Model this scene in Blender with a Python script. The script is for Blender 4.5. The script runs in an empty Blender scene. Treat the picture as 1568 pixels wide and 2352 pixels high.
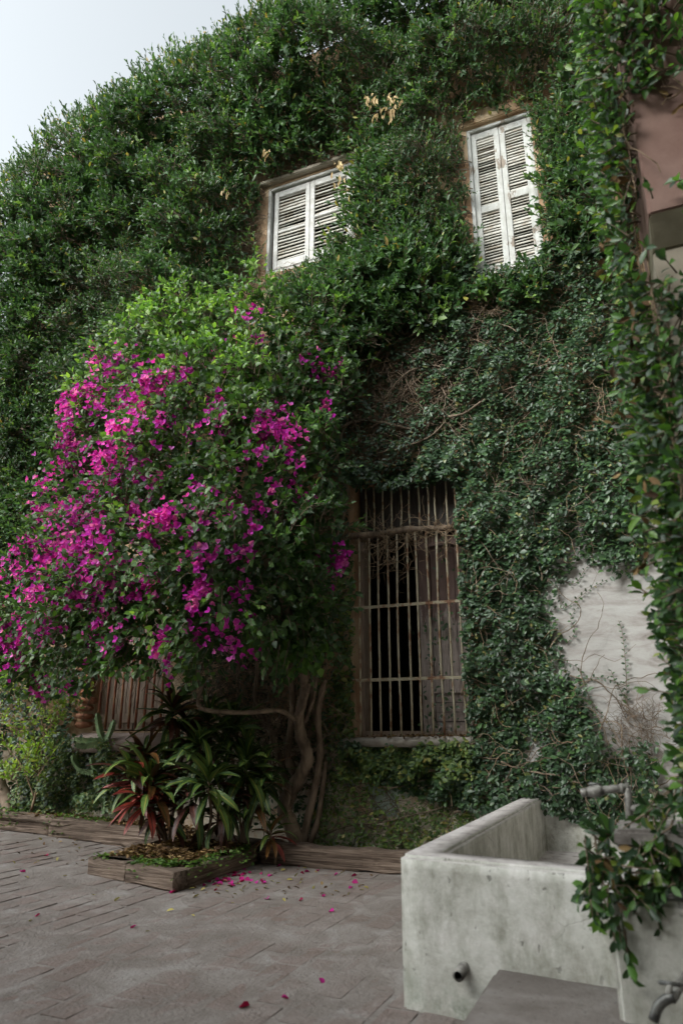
import bpy, math, random
import numpy as np
from mathutils import Vector, Matrix
random.seed(7); R = np.random.default_rng(7)
SC = bpy.context.scene; COL = SC.collection

# ------------------------------------------------------------------ camera
F, TH, YAW, CAMY, CAMZ = 1587.0, math.radians(17.6), math.radians(113.2), -5.7, 1.0
fh = np.array([math.cos(YAW), math.sin(YAW), 0.0]); CR = np.array([fh[1], -fh[0], 0.0])
CF = fh*math.cos(TH) + np.array([0, 0, math.sin(TH)]); CU = np.cross(CR, CF); CC = np.array([0, CAMY, CAMZ])
cam = bpy.data.cameras.new('camera'); cam.sensor_fit = 'HORIZONTAL'; cam.sensor_width = 24.0; cam.lens = 24.0*F/1568
cam.clip_start = 0.05; cam.clip_end = 400
cam.dof.use_dof = True; cam.dof.focus_distance = 6.6; cam.dof.aperture_fstop = 2.2
co = bpy.data.objects.new('camera', cam); COL.objects.link(co); SC.camera = co
co.matrix_world = Matrix(((CR[0], CU[0], -CF[0], CC[0]), (CR[1], CU[1], -CF[1], CC[1]), (CR[2], CU[2], -CF[2], CC[2]), (0, 0, 0, 1)))
# ------------------------------------------------------------------ light
SUN_AZ, SUN_EL = math.radians(215), math.radians(36)
w = bpy.data.worlds.new('World'); SC.world = w; w.use_nodes = True
nt = w.node_tree; bg = nt.nodes['Background']
sk = nt.nodes.new('ShaderNodeTexSky'); sk.sky_type = 'NISHITA'; sk.sun_disc = False
sk.sun_elevation = SUN_EL; sk.sun_rotation = SUN_AZ; sk.dust_density = 4.0; sk.air_density = 1.0; sk.ozone_density = 1.0
hs = nt.nodes.new('ShaderNodeHueSaturation'); hs.inputs['Saturation'].default_value = 0.16; hs.inputs['Value'].default_value = 1.12
nt.links.new(sk.outputs[0], hs.inputs['Color']); tn = nt.nodes.new('ShaderNodeMix'); tn.data_type = 'RGBA'; tn.blend_type = 'MULTIPLY'; tn.inputs[0].default_value = 1; tn.inputs[7].default_value = (.95, 1.0, 1.0, 1); nt.links.new(hs.outputs[0], tn.inputs[6]); nt.links.new(tn.outputs[2], bg.inputs['Color'])
bg.inputs['Strength'].default_value = 0.15
sd = Vector((math.sin(SUN_AZ)*math.cos(SUN_EL), math.cos(SUN_AZ)*math.cos(SUN_EL), math.sin(SUN_EL)))
sl = bpy.data.lights.new('sun', 'SUN'); sl.energy = 0.85; sl.angle = math.radians(24); sl.color = (1, 0.96, 0.9)
so = bpy.data.objects.new('sun', sl); COL.objects.link(so); so.rotation_euler = sd.to_track_quat('Z', 'Y').to_euler()
SC.view_settings.view_transform = 'Standard'; SC.view_settings.look = 'None'
SC.view_settings.exposure = 1.2; SC.view_settings.gamma = 1.0; SC.view_settings.use_curve_mapping = False

SC.cycles.use_denoising = True; SC.cycles.max_bounces = 6; SC.cycles.diffuse_bounces = 3; SC.cycles.glossy_bounces = 2; SC.cycles.transmission_bounces = 3
# ------------------------------------------------------------------ helpers
def at(px, py, axis, val):
    d = CF*F + CR*(px-784) - CU*(py-1176)
    return CC + d*((val-CC[axis])/d[axis])
def proj(p):
    v = np.asarray(p, float)-CC; z = v@CF
    return 784+F*(v@CR)/z, 1176-F*(v@CU)/z
def inpoly(x, y, poly):
    x = np.asarray(x, float); y = np.asarray(y, float); ins = np.zeros(x.shape, bool); n = len(poly)
    for i in range(n):
        x1, y1 = poly[i]; x2, y2 = poly[(i+1) % n]
        c = ((y1 > y) != (y2 > y)); xi = (x2-x1)*(y-y1)/((y2-y1) if y2 != y1 else 1e-9)+x1
        ins ^= c & (x < xi)
    return ins
class Noise2:
    """smooth value noise made from random cosine waves"""
    def __init__(s, scale, n=24, seed=1):
        r = np.random.default_rng(seed); a = r.uniform(0, 2*np.pi, n); k = 2*np.pi/scale*r.uniform(.5, 1.5, n)
        s.kx, s.ky, s.ph = k*np.cos(a), k*np.sin(a), r.uniform(0, 6.28, n); s.n = n
    def __call__(s, x, y):
        x = np.asarray(x, float); y = np.asarray(y, float)
        return np.cos(x[..., None]*s.kx+y[..., None]*s.ky+s.ph).sum(-1)/math.sqrt(s.n/2)
def unit(v):
    v = np.asarray(v, float); return v/np.maximum(np.linalg.norm(v, axis=-1, keepdims=True), 1e-9)
def mesh_tri(name, V, T, smooth=True, attrs=None, uv=None):
    me = bpy.data.meshes.new(name); V = np.asarray(V, np.float32); T = np.asarray(T, np.int32)
    me.vertices.add(len(V)); me.vertices.foreach_set('co', V.ravel())
    n = T.shape[1]; me.loops.add(T.size); me.loops.foreach_set('vertex_index', T.ravel())
    me.polygons.add(len(T)); me.polygons.foreach_set('loop_start', np.arange(0, T.size, n, dtype=np.int32))
    me.polygons.foreach_set('use_smooth', np.full(len(T), smooth, bool))
    if attrs:
        for k, a in attrs.items():
            me.attributes.new(k, 'FLOAT', 'POINT').data.foreach_set('value', np.asarray(a, np.float32))
    if uv is not None:
        l = me.uv_layers.new(name='UVMap'); l.data.foreach_set('uv', np.asarray(uv, np.float32)[T.ravel()].ravel())
    me.update(calc_edges=True); return me
def link(name, me, mat=None, parent=None, loc=None):
    o = bpy.data.objects.new(name, me); COL.objects.link(o)
    if mat is not None and me is not None and not me.materials: me.materials.append(mat)
    if parent is not None:
        o.parent = parent
        o.location = -Vector(parent['_o']) if loc is None else Vector(loc)
    elif loc is not None: o.location = loc
    return o
def tag(o, label=None, cat=None, group=None, kind=None):
    if label: o['label'] = label
    if cat: o['category'] = cat
    if group: o['group'] = group
    if kind: o['kind'] = kind
    return o
def root(name, loc, label, cat, group=None):
    o = bpy.data.objects.new(name, None); COL.objects.link(o); o.location = loc; o.empty_display_size = .1
    o['_o'] = [float(c) for c in loc]; return tag(o, label, cat, group)
class MB:
    """collects boxes / prisms / tubes as one mesh (quads split to tris)"""
    def __init__(s): s.v = []; s.f = []; s.n = 0
    def add(s, V, Fc):
        V = np.asarray(V, float); s.v.append(V); s.f += [tuple(i+s.n for i in f) for f in Fc]; s.n += len(V)
    def box(s, c, d, rot=None, jit=0.0):
        h = np.array(d)/2
        V = np.array([[x, y, z] for z in (-1, 1) for y in (-1, 1) for x in (-1, 1)])*h
        if jit: V = V+R.normal(0, jit, V.shape)
        if rot is not None: V = V@np.array(rot).T
        s.add(V+np.array(c), [(0, 2, 3, 1), (4, 5, 7, 6), (0, 1, 5, 4), (2, 6, 7, 3), (0, 4, 6, 2), (1, 3, 7, 5)])
    def quad(s, a, b, c, d): s.add([a, b, c, d], [(0, 1, 2, 3)])
    def tube(s, P, r, n=6, cap=True):
        V, T = tube(P, r, n, cap); s.add(V, T)
    def mesh(s, name, bevel=0, smooth=False, seg=2):
        me = bpy.data.meshes.new(name); me.from_pydata(np.concatenate(s.v).tolist(), [], s.f)
        if bevel:
            import bmesh
            b = bmesh.new(); b.from_mesh(me)
            bmesh.ops.bevel(b, geom=b.edges[:], offset=bevel, segments=seg, affect='EDGES', clamp_overlap=True)
            b.to_mesh(me); b.free()
        me.polygons.foreach_set('use_smooth', np.full(len(me.polygons), smooth, bool)); me.update(); return me
def tube(P, r, n=6, cap=True):
    P = np.asarray(P, float); m = len(P); r = np.broadcast_to(np.asarray(r, float), (m,))
    t = unit(np.gradient(P, axis=0)); ref = np.array([0, 0, 1.]) if abs(t[0][2]) < .9 else np.array([1., 0, 0])
    a = unit(np.cross(t, ref+1e-4)); b = np.cross(t, a); th = np.arange(n)*2*np.pi/n
    V = (P[:, None]+r[:, None, None]*(a[:, None]*np.cos(th)[None, :, None]+b[:, None]*np.sin(th)[None, :, None])).reshape(-1, 3)
    Fc = [(i*n+j, i*n+(j+1) % n, (i+1)*n+(j+1) % n, (i+1)*n+j) for i in range(m-1) for j in range(n)]
    if cap: Fc += [tuple(range(n))[::-1], tuple((m-1)*n+j for j in range(n))]
    return V, Fc
def spline(P, k=6):
    P = np.asarray(P, float); Q = np.vstack([2*P[0]-P[1], P, 2*P[-1]-P[-2]]); out = []
    for i in range(1, len(Q)-2):
        for j in range(k):
            t = j/k; p0, p1, p2, p3 = Q[i-1:i+3]
            out.append(.5*(2*p1+(p2-p0)*t+(2*p0-5*p1+4*p2-p3)*t*t+(3*p1-p0-3*p2+p3)*t**3))
    out.append(P[-1]); return np.array(out)
def tubes_np(paths, radii, n=4):
    """many tubes (same number of points) -> one quad mesh, vectorised. paths (M,K,3), radii (M,K)"""
    P = np.asarray(paths, float); M, K = P.shape[:2]
    t = unit(np.gradient(P, axis=1)); a = unit(np.cross(t, np.array([.31, .23, .92]))); b = np.cross(t, a)
    th = np.arange(n)*2*np.pi/n
    V = P[:, :, None]+np.asarray(radii)[:, :, None, None]*(a[:, :, None]*np.cos(th)[:, None]+b[:, :, None]*np.sin(th)[:, None])
    i = np.arange(K-1)[:, None]*n; j = np.arange(n)[None]; j2 = (j+1) % n
    q = np.stack([i+j, i+j2, i+n+j2, i+n+j], -1).reshape(-1, 4)
    T = (q[None]+(np.arange(M)*K*n)[:, None, None]).reshape(-1, 4)
    return V.reshape(-1, 3), T
# leaf templates: (side, along, normal) in units of (width, length, length)
LEAF_T = np.array([[0, 0, 0], [.36, .3, .05], [-.36, .3, .05], [0, .5, -.02], [.42, .66, .05], [-.42, .66, .05], [0, 1, -.09]])
HEART_T = np.array([[0, 0, 0], [.48, .22, .05], [-.48, .22, .05], [0, .45, -.02], [.36, .62, .03], [-.36, .62, .03], [0, 1, -.12]])
BRACT_T = np.array([[0, 0, 0], [.44, .35, .10], [-.44, .35, .10], [0, .45, .01], [.4, .68, .13], [-.4, .68, .13], [0, 1, .02]])
LEAF_F = np.array([[0, 1, 3], [0, 3, 2], [1, 4, 3], [2, 3, 5], [3, 4, 6], [3, 6, 5]])
def frames(d, nrm):
    d = unit(d); s = unit(np.cross(d, nrm)); return s, d, np.cross(s, d)
def leaves_mesh(name, pos, d, nrm, L, W, tmpl=LEAF_T, rnd=None):
    N = len(pos); s, d, n = frames(d, nrm); L = np.broadcast_to(L, (N,)); W = np.broadcast_to(W, (N,))
    curl = R.uniform(.3, 2.2, N)
    V = pos[:, None]+s[:, None]*(tmpl[None, :, :1]*W[:, None, None])+d[:, None]*(tmpl[None, :, 1:2]*L[:, None, None])+n[:, None]*(tmpl[None, :, 2:3]*(L*curl)[:, None, None])
    k = len(tmpl); T = (LEAF_F[None]+(np.arange(N)*k)[:, None, None]).reshape(-1, 3)
    rnd = R.random(N) if rnd is None else rnd
    return mesh_tri(name, V.reshape(-1, 3), T, True, {'rnd': np.repeat(rnd, k)})
VARIANTS = {}
def leaf_variant(kind, tmpl, rq, ratio, mat):
    key = (kind, rq)
    if key not in VARIANTS:
        V = tmpl*np.array([ratio, 1, 1.2]); me = mesh_tri(kind+'_shape', V, LEAF_F, True, {'rnd': np.full(len(V), rq)})
        me.materials.append(mat); VARIANTS[key] = me
    return VARIANTS[key]
def leaf_things(name, parent, mat, pos, d, nrm, L, W, rnd, tmpl=LEAF_T, score=None, n_obj=290, mass='foliage', grand=None):
    """the n_obj leaves that show largest become objects of their own, the rest one stuff part"""
    N = len(pos)
    if score is None: score = -np.linalg.norm(pos-CC, axis=1)
    idx = np.argsort(-score)[:n_obj]; rest = np.ones(N, bool); rest[idx] = False
    s, dd, nn = frames(d, nrm); L = np.broadcast_to(L, (N,)); W = np.broadcast_to(W, (N,)); o0 = np.array(parent['_o'])
    for i in idx:
        rq = round(float(rnd[i])*15)/15; ratio = round(float(W[i]/L[i])*10)/10
        me = leaf_variant(name+mat.name+str(ratio), tmpl, rq, ratio, mat)
        o = bpy.data.objects.new(name, me); COL.objects.link(o); o.parent = parent
        p = pos[i]-o0; l = L[i]
        o.matrix_basis = Matrix(((s[i][0]*l, dd[i][0]*l, nn[i][0]*l, p[0]), (s[i][1]*l, dd[i][1]*l, nn[i][1]*l, p[1]), (s[i][2]*l, dd[i][2]*l, nn[i][2]*l, p[2]), (0, 0, 0, 1)))
    if rest.any():
        me = leaves_mesh(mass, pos[rest], d[rest], nrm[rest], L[rest], W[rest], tmpl, rnd[rest])
        tag(link(mass, me, mat, parent), kind='stuff')

# ------------------------------------------------------------------ materials
def newmat(name):
    m = bpy.data.materials.new(name); m.use_nodes = True; t = m.node_tree; t.nodes.clear()
    out = t.nodes.new('ShaderNodeOutputMaterial'); p = t.nodes.new('ShaderNodeBsdfPrincipled'); t.links.new(p.outputs[0], out.inputs[0])
    return m, t, p, out
def N(t, typ, **kw):
    n = t.nodes.new(typ)
    for k, v in kw.items():
        if k in n.inputs: n.inputs[k].default_value = v
        else: setattr(n, k, v)
    return n
def ramp(t, src, stops, interp='LINEAR'):
    r = t.nodes.new('ShaderNodeValToRGB'); cr = r.color_ramp; cr.interpolation = interp
    while len(cr.elements) < len(stops): cr.elements.new(.5)
    for e, (p, c) in zip(cr.elements, stops): e.position = p; e.color = (*c, 1) if len(c) == 3 else c
    t.links.new(src, r.inputs[0]); return r.outputs[0]
def grey(a): return (a, a, a)
def noise(t, scale, detail=6, rough=.6, vec=None, dist=0.0):
    n = N(t, 'ShaderNodeTexNoise', Scale=scale, Detail=detail, Roughness=rough, Distortion=dist)
    if vec is not None: t.links.new(vec, n.inputs['Vector'])
    return n.outputs['Fac']
def mix(t, fac, a, b, mode='MIX'):
    m = t.nodes.new('ShaderNodeMix'); m.data_type = 'RGBA'; m.blend_type = mode
    for sock, v in ((m.inputs[0], fac), (m.inputs[6], a), (m.inputs[7], b)):
        if hasattr(v, 'is_linked'): t.links.new(v, sock)
        else: sock.default_value = v if not isinstance(v, tuple) else (*v, 1)
    return m.outputs[2]
def coords(t, scale=(1, 1, 1), obj=True, rot=(0, 0, 0)):
    c = t.nodes.new('ShaderNodeTexCoord'); mp = N(t, 'ShaderNodeMapping'); mp.inputs['Scale'].default_value = scale; mp.inputs['Rotation'].default_value = rot
    if obj: t.links.new(c.outputs['Object'], mp.inputs[0])
    else:
        g = t.nodes.new('ShaderNodeNewGeometry'); t.links.new(g.outputs['Position'], mp.inputs[0])
    return mp.outputs[0]
def bump(t, p, h, strength=.5, dist=.01):
    b = N(t, 'ShaderNodeBump', Strength=strength, Distance=dist); t.links.new(h, b.inputs['Height']); t.links.new(b.outputs[0], p.inputs['Normal'])
def leafmat(name, stops, rough=.42, trans=.3, tcol=1.6, spec=.5):
    m, t, p, out = newmat(name); a = N(t, 'ShaderNodeAttribute', attribute_name='rnd')
    c = ramp(t, a.outputs['Fac'], stops)
    pos = coords(t, obj=False); c = mix(t, .55, c, mix(t, 1.0, c, ramp(t, noise(t, 1.3, 3, .5, pos), [(.3, grey(.35)), (.7, grey(1.6))]), 'MULTIPLY'))
    t.links.new(c, p.inputs['Base Color']); p.inputs['Roughness'].default_value = rough; p.inputs['Specular IOR Level'].default_value = spec
    tr = t.nodes.new('ShaderNodeBsdfTranslucent'); t.links.new(mix(t, 1.0, c, (tcol*1.15, tcol*1.2, tcol*.6), 'MULTIPLY'), tr.inputs[0])
    mx = t.nodes.new('ShaderNodeMixShader'); mx.inputs[0].default_value = trans
    t.links.new(p.outputs[0], mx.inputs[1]); t.links.new(tr.outputs[0], mx.inputs[2]); t.links.new(mx.outputs[0], out.inputs[0]); return m
FIG = leafmat('fig_leaf', [(0, (.029, .066, .028)), (.5, (.048, .104, .038)), (.8, (.074, .148, .045)), (.93, (.13, .22, .05)), (.97, (.25, .24, .05)), (1, (.32, .21, .07))], .48, .25, 1.6, .4)
CREEP = leafmat('creeper_leaf', [(0, (.025, .052, .027)), (.5, (.038, .078, .036)), (.85, (.054, .112, .040)), (.95, (.07, .15, .045)), (1, (.20, .18, .06))], .42, .15)
SMALL = leafmat('small_creeper_leaf', [(0, (.045, .085, .028)), (.5, (.085, .145, .036)), (.85, (.14, .20, .045)), (1, (.24, .21, .06))], .5)
BOUG = leafmat('bougainvillea_leaf', [(0, (.028, .068, .022)), (.45, (.052, .115, .028)), (.8, (.10, .205, .040)), (1, (.20, .33, .06))], .48, .33)
PILL = leafmat('pillar_vine_leaf', [(0, (.024, .052, .026)), (.5, (.040, .090, .032)), (.85, (.085, .20, .035)), (.95, (.14, .28, .04)), (1, (.26, .26, .06))], .42, .3)
SHRUB = leafmat('shrub_leaf', [(0, (.11, .19, .03)), (.5, (.20, .31, .045)), (.85, (.32, .40, .06)), (1, (.48, .44, .08))], .45, .35)
COVER = leafmat('clover_leaf', [(0, (.04, .09, .02)), (.6, (.08, .16, .03)), (1, (.13, .2, .04))], .5, .3)
DEAD = leafmat('dead_leaf', [(0, (.05, .028, .015)), (.4, (.13, .075, .035)), (.75, (.22, .14, .06)), (1, (.34, .24, .11))], .75, .1, 1.0, .25)
STRAW = leafmat('straw_leaf', [(0, (.30, .20, .09)), (1, (.52, .40, .22))], .7, .2, 1.0, .2)
PETAL = leafmat('magenta_bract', [(0, (.34, .012, .27)), (.35, (.56, .030, .47)), (.75, (.70, .07, .60)), (1, (.82, .24, .72))], .55, .42, 1.2, .2)
PETAL.node_tree.nodes['Mix'].inputs
REDP = leafmat('fallen_petal', [(0, (.22, .005, .04)), (.5, (.34, .008, .12)), (1, (.50, .03, .30))], .55, .2, 1.2, .2)
YLEAF = leafmat('fallen_leaf', [(0, (.16, .15, .04)), (.5, (.38, .32, .08)), (1, (.45, .42, .20))], .6, .1, 1.0, .3)

def wood_mat(name, ca, cb, cc=None, scale=(2, 30, 30), crack=.5):
    m, t, p, o = newmat(name); v = coords(t, scale)
    n1 = noise(t, 1.2, 8, .65, v, .8); n2 = noise(t, 3.0, 3, .5, coords(t, (1, 1, 1)))
    c = ramp(t, n1, [(.28, tuple(x*.32 for x in ca)), (.42, ca), (.62, cb), (.8, cc or cb)])
    c = mix(t, .4, c, mix(t, 1.0, c, ramp(t, n2, [(.35, grey(.5)), (.65, grey(1.35))]), 'MULTIPLY'))
    t.links.new(c, p.inputs['Base Color']); p.inputs['Roughness'].default_value = .85; p.inputs['Specular IOR Level'].default_value = .25
    bump(t, p, n1, .9, .02*crack); return m
SLEEPER = wood_mat('weathered_sleeper', (.105, .074, .056), (.25, .19, .15), (.38, .31, .26), (1.6, 42, 42), 1.3)
BARK = wood_mat('bark', (.12, .088, .062), (.25, .19, .14), (.34, .27, .21), (9, 9, 3), .4)
STEM = wood_mat('vine_stem', (.13, .10, .07), (.22, .17, .125), (.30, .25, .20), (9, 9, 9), .1)
DRYSTEM = wood_mat('dry_stem', (.20, .14, .09), (.32, .24, .16), (.42, .34, .25), (9, 9, 9), .1)
SHUTW = None
def peel_mat(name, paint, wood, lo, hi, sc, vecscale=(1, 1, 1)):
    m, t, p, o = newmat(name); v = coords(t, vecscale, obj=False)
    n1 = noise(t, sc, 10, .72, v, .3); k = ramp(t, n1, [(lo, grey(0)), (hi, grey(1))])
    sp = ramp(t, noise(t, sc*9, 4, .6, v), [(.66, grey(0)), (.70, grey(1))])
    k2 = mix(t, 1.0, k, sp, 'LIGHTEN') if False else mix(t, 1.0, k, sp, 'ADD')
    g = ramp(t, noise(t, 5, 6, .7, coords(t, (8, 8, 1.2), obj=False)), [(.3, tuple(x*.5 for x in wood)), (.7, tuple(min(1, x*1.5) for x in wood))])
    dirt = mix(t, .5, paint, mix(t, 1.0, paint, ramp(t, noise(t, 14, 6, .7, v), [(.38, (.50, .46, .40)), (.62, grey(1))]), 'MULTIPLY'))
    t.links.new(mix(t, k2, dirt, g), p.inputs['Base Color']); p.inputs['Roughness'].default_value = .7; p.inputs['Specular IOR Level'].default_value = .3
    bump(t, p, k2, -.35, .004); return m
WHITEPAINT = peel_mat('white_peeling_paint', (.53, .54, .52), (.24, .20, .16), .565, .60, 7, (1, 1, .45))
WHITEPAINT2 = peel_mat('white_clean_paint', (.55, .55, .53), (.30, .25, .18), .70, .74, 8)
SLATM = peel_mat('slat_paint', (.50, .49, .45), (.28, .24, .19), .50, .62, 6, (1, 1, 3))

def wall_mat():
    m, t, p, o = newmat('facade_plaster'); v = coords(t, obj=False)
    sx = t.nodes.new('ShaderNodeSeparateXYZ'); t.links.new(v, sx.inputs[0])
    base = ramp(t, noise(t, 1.7, 8, .65, v, .4), [(.30, (.20, .11, .07)), (.45, (.36, .22, .13)), (.58, (.46, .34, .22)), (.72, (.52, .45, .34))])
    lt = N(t, 'ShaderNodeMapRange'); lt.inputs[1].default_value = 1.1; lt.inputs[2].default_value = .6; t.links.new(sx.outputs[2], lt.inputs[0]); base = mix(t, mix(t, 1.0, lt.outputs[0], grey(.9), 'MULTIPLY'), base, ramp(t, noise(t, 4.2, 8, .7, v, .3), [(.32, (.36, .19, .12)), (.40, (.50, .36, .25)), (.47, (.58, .52, .42)), (.7, (.62, .59, .52))]))
    tq = ramp(t, noise(t, 2.6, 7, .65, v, .2), [(.52, grey(0)), (.56, grey(1))])
    low = N(t, 'ShaderNodeMapRange'); low.inputs[1].default_value = -2.75; low.inputs[2].default_value = -2.6; t.links.new(sx.outputs[0], low.inputs[0]); lw2 = N(t, 'ShaderNodeMapRange'); lw2.inputs[1].default_value = 1.0; lw2.inputs[2].default_value = .7; t.links.new(sx.outputs[2], lw2.inputs[0]); tq = mix(t, 1.0, tq, lw2.outputs[0], 'MULTIPLY')
    c = mix(t, mix(t, 1.0, tq, low.outputs[0], 'MULTIPLY'), base, (.34, .42, .37))
    wh = N(t, 'ShaderNodeMapRange'); wh.inputs[1].default_value = -1.25; wh.inputs[2].default_value = -.85; t.links.new(sx.outputs[0], wh.inputs[0])
    up = N(t, 'ShaderNodeMapRange'); up.inputs[1].default_value = 3.4; up.inputs[2].default_value = 2.7; t.links.new(sx.outputs[2], up.inputs[0])
    f = mix(t, 1.0, wh.outputs[0], up.outputs[0], 'MULTIPLY')
    white = ramp(t, noise(t, 3.0, 9, .7, coords(t, (1, 1, 3.2), obj=False), .5), [(.30, (.21, .185, .17)), (.40, (.31, .29, .275)), (.52, (.39, .38, .365)), (.66, (.44, .44, .43)), (.8, (.34, .35, .34))])
    c = mix(t, f, c, white)
    t.links.new(c, p.inputs['Base Color']); p.inputs['Roughness'].default_value = .9; p.inputs['Specular IOR Level'].default_value = .2
    h = mix(t, .5, noise(t, 7, 10, .75, coords(t, (1, 1, 2.2), obj=False), .3), noise(t, 40, 4, .6, v)); bump(t, p, h, .4, .014); return m
WALL = wall_mat()
def plain(name, stops, scale=4, detail=8, rough=.85, bs=.4, bd=.01, vs=(1, 1, 1), spec=.3, metal=0, obj=False, bscale=None):
    m, t, p, o = newmat(name); v = coords(t, vs, obj=obj); n = noise(t, scale, detail, .65, v, .3)
    t.links.new(ramp(t, n, stops), p.inputs['Base Color']); p.inputs['Roughness'].default_value = rough; p.inputs['Specular IOR Level'].default_value = spec; p.inputs['Metallic'].default_value = metal
    bump(t, p, noise(t, bscale or scale*4, 6, .6, v), bs, bd); return m
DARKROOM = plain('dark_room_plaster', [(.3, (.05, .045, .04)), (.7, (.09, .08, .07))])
RUST = plain('rusty_bar_paint', [(.32, (.14, .062, .035)), (.42, (.22, .13, .08)), (.47, (.31, .27, .19)), (.7, (.40, .37, .28))], 16, 8, .75, .5, .004, (1, 1, .6))
RUSTRED = plain('red_oxide_bar', [(.34, (.12, .04, .02)), (.52, (.24, .085, .045)), (.62, (.30, .16, .08)), (.75, (.42, .34, .2))], 9, 8, .75, .5, .004, (1, 1, .5))
TERRA = plain('terracotta_brick', [(.3, (.22, .085, .05)), (.5, (.34, .14, .08)), (.7, (.44, .26, .18))], 9, 8, .9, .7, .01)
STONE = plain('sill_stone', [(.3, (.24, .21, .18)), (.5, (.37, .34, .30)), (.7, (.48, .46, .42))], 6, 9, .9, .6, .012)
GREYCAP = plain('pier_cap', [(.3, (.12, .105, .095)), (.5, (.22, .20, .185)), (.7, (.30, .28, .265))], 9, 9, .9, .6, .012)
PINKSTONE = plain('pink_sill', [(.3, (.26, .19, .17)), (.6, (.40, .32, .29)), (.75, (.48, .42, .38))], 5, 8, .9, .5, .01)
SOIL = plain('soil', [(.3, (.030, .021, .014)), (.7, (.075, .052, .034))], 20, 8, .95, .8, .02)
PIPE = plain('old_pipe', [(.35, (.10, .095, .085)), (.55, (.25, .24, .22)), (.7, (.40, .40, .37))], 22, 6, .6, .3, .003, metal=.3)
TAPM = plain('tap_metal', [(.35, (.05, .05, .05)), (.6, (.16, .16, .15))], 30, 5, .45, .2, .002, metal=.6)
PINK = plain('pink_plaster', [(.3, (.18, .105, .085)), (.55, (.255, .165, .138)), (.75, (.31, .225, .19))], 3, 8, .9, .4, .01)
OLIVE = plain('olive_band', [(.3, (.14, .125, .085)), (.7, (.22, .20, .14))], 4, 7, .9, .4, .01)
CREAM = plain('cream_plaster', [(.3, (.22, .19, .145)), (.7, (.34, .305, .245))], 4, 8, .9, .4, .01)
CACT = plain('cactus_skin', [(.3, (.13, .21, .10)), (.55, (.21, .32, .16)), (.75, (.38, .46, .22))], 9, 5, .5, .3, .004)
def concrete():
    m, t, p, o = newmat('basin_cement'); v = coords(t, obj=False)
    a = ramp(t, noise(t, 5.0, 11, .74, v, .1), [(.30, (.30, .29, .25)), (.41, (.44, .435, .395)), (.52, (.56, .56, .52)), (.66, (.66, .645, .62)), (.8, (.54, .51, .49))])
    st = ramp(t, noise(t, 4.5, 9, .75, coords(t, (1.8, 1.8, .8), obj=False), .1), [(.38, (.55, .55, .50)), (.56, grey(1))]); a = mix(t, .8, a, mix(t, 1.0, a, st, 'MULTIPLY'))
    pit = mix(t, 1.0, ramp(t, noise(t, 34, 3, .5, coords(t, (1, 1, .6), obj=False)), [(.66, grey(0)), (.69, grey(1))]), ramp(t, noise(t, 3, 3, .5, v), [(.45, grey(0)), (.6, grey(1))]), 'MULTIPLY'); a = mix(t, mix(t, 1.0, pit, grey(.55), 'MULTIPLY'), a, (.10, .095, .085))
    moss = ramp(t, noise(t, 5, 7, .7, v), [(.45, grey(0)), (.6, grey(1))])
    sx = t.nodes.new('ShaderNodeSeparateXYZ'); t.links.new(v, sx.inputs[0]); lo = N(t, 'ShaderNodeMapRange'); lo.inputs[1].default_value = .16; lo.inputs[2].default_value = .02; t.links.new(sx.outputs[2], lo.inputs[0])
    a = mix(t, mix(t, 1.0, moss, lo.outputs[0], 'MULTIPLY'), a, (.17, .20, .15))
    vo = N(t, 'ShaderNodeTexVoronoi', Scale=1.1, feature='DISTANCE_TO_EDGE'); wv = mix(t, .07, v, N(t, 'ShaderNodeTexNoise', Scale=7, Detail=6).outputs['Color']); t.links.new(wv, vo.inputs['Vector'])
    ck = mix(t, 1.0, ramp(t, vo.outputs['Distance'], [(.0008, grey(1)), (.0022, grey(0))]), ramp(t, noise(t, 2.4, 3, .5, v), [(.48, grey(0)), (.56, grey(1))]), 'MULTIPLY'); a = mix(t, mix(t, 1.0, ck, grey(.3), 'MULTIPLY'), a, (.16, .15, .13))
    # bare grey cap on upward faces of the rim
    g = t.nodes.new('ShaderNodeNewGeometry'); s2 = t.nodes.new('ShaderNodeSeparateXYZ'); t.links.new(g.outputs['True Normal'], s2.inputs[0])
    capc = ramp(t, noise(t, 12, 8, .7, v), [(.35, (.26, .24, .23)), (.5, (.42, .39, .38)), (.7, (.50, .48, .46))])
    upf = ramp(t, s2.outputs[2], [(.6, grey(0)), (.8, grey(1))]); a = mix(t, upf, a, capc)
    t.links.new(a, p.inputs['Base Color']); p.inputs['Roughness'].default_value = .88; p.inputs['Specular IOR Level'].default_value = .25
    h = mix(t, .25, mix(t, .5, noise(t, 14, 8, .7, v), pit, 'SUBTRACT'), ck, 'SUBTRACT'); bump(t, p, h, .45, .015); return m
CONC = concrete()
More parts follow.
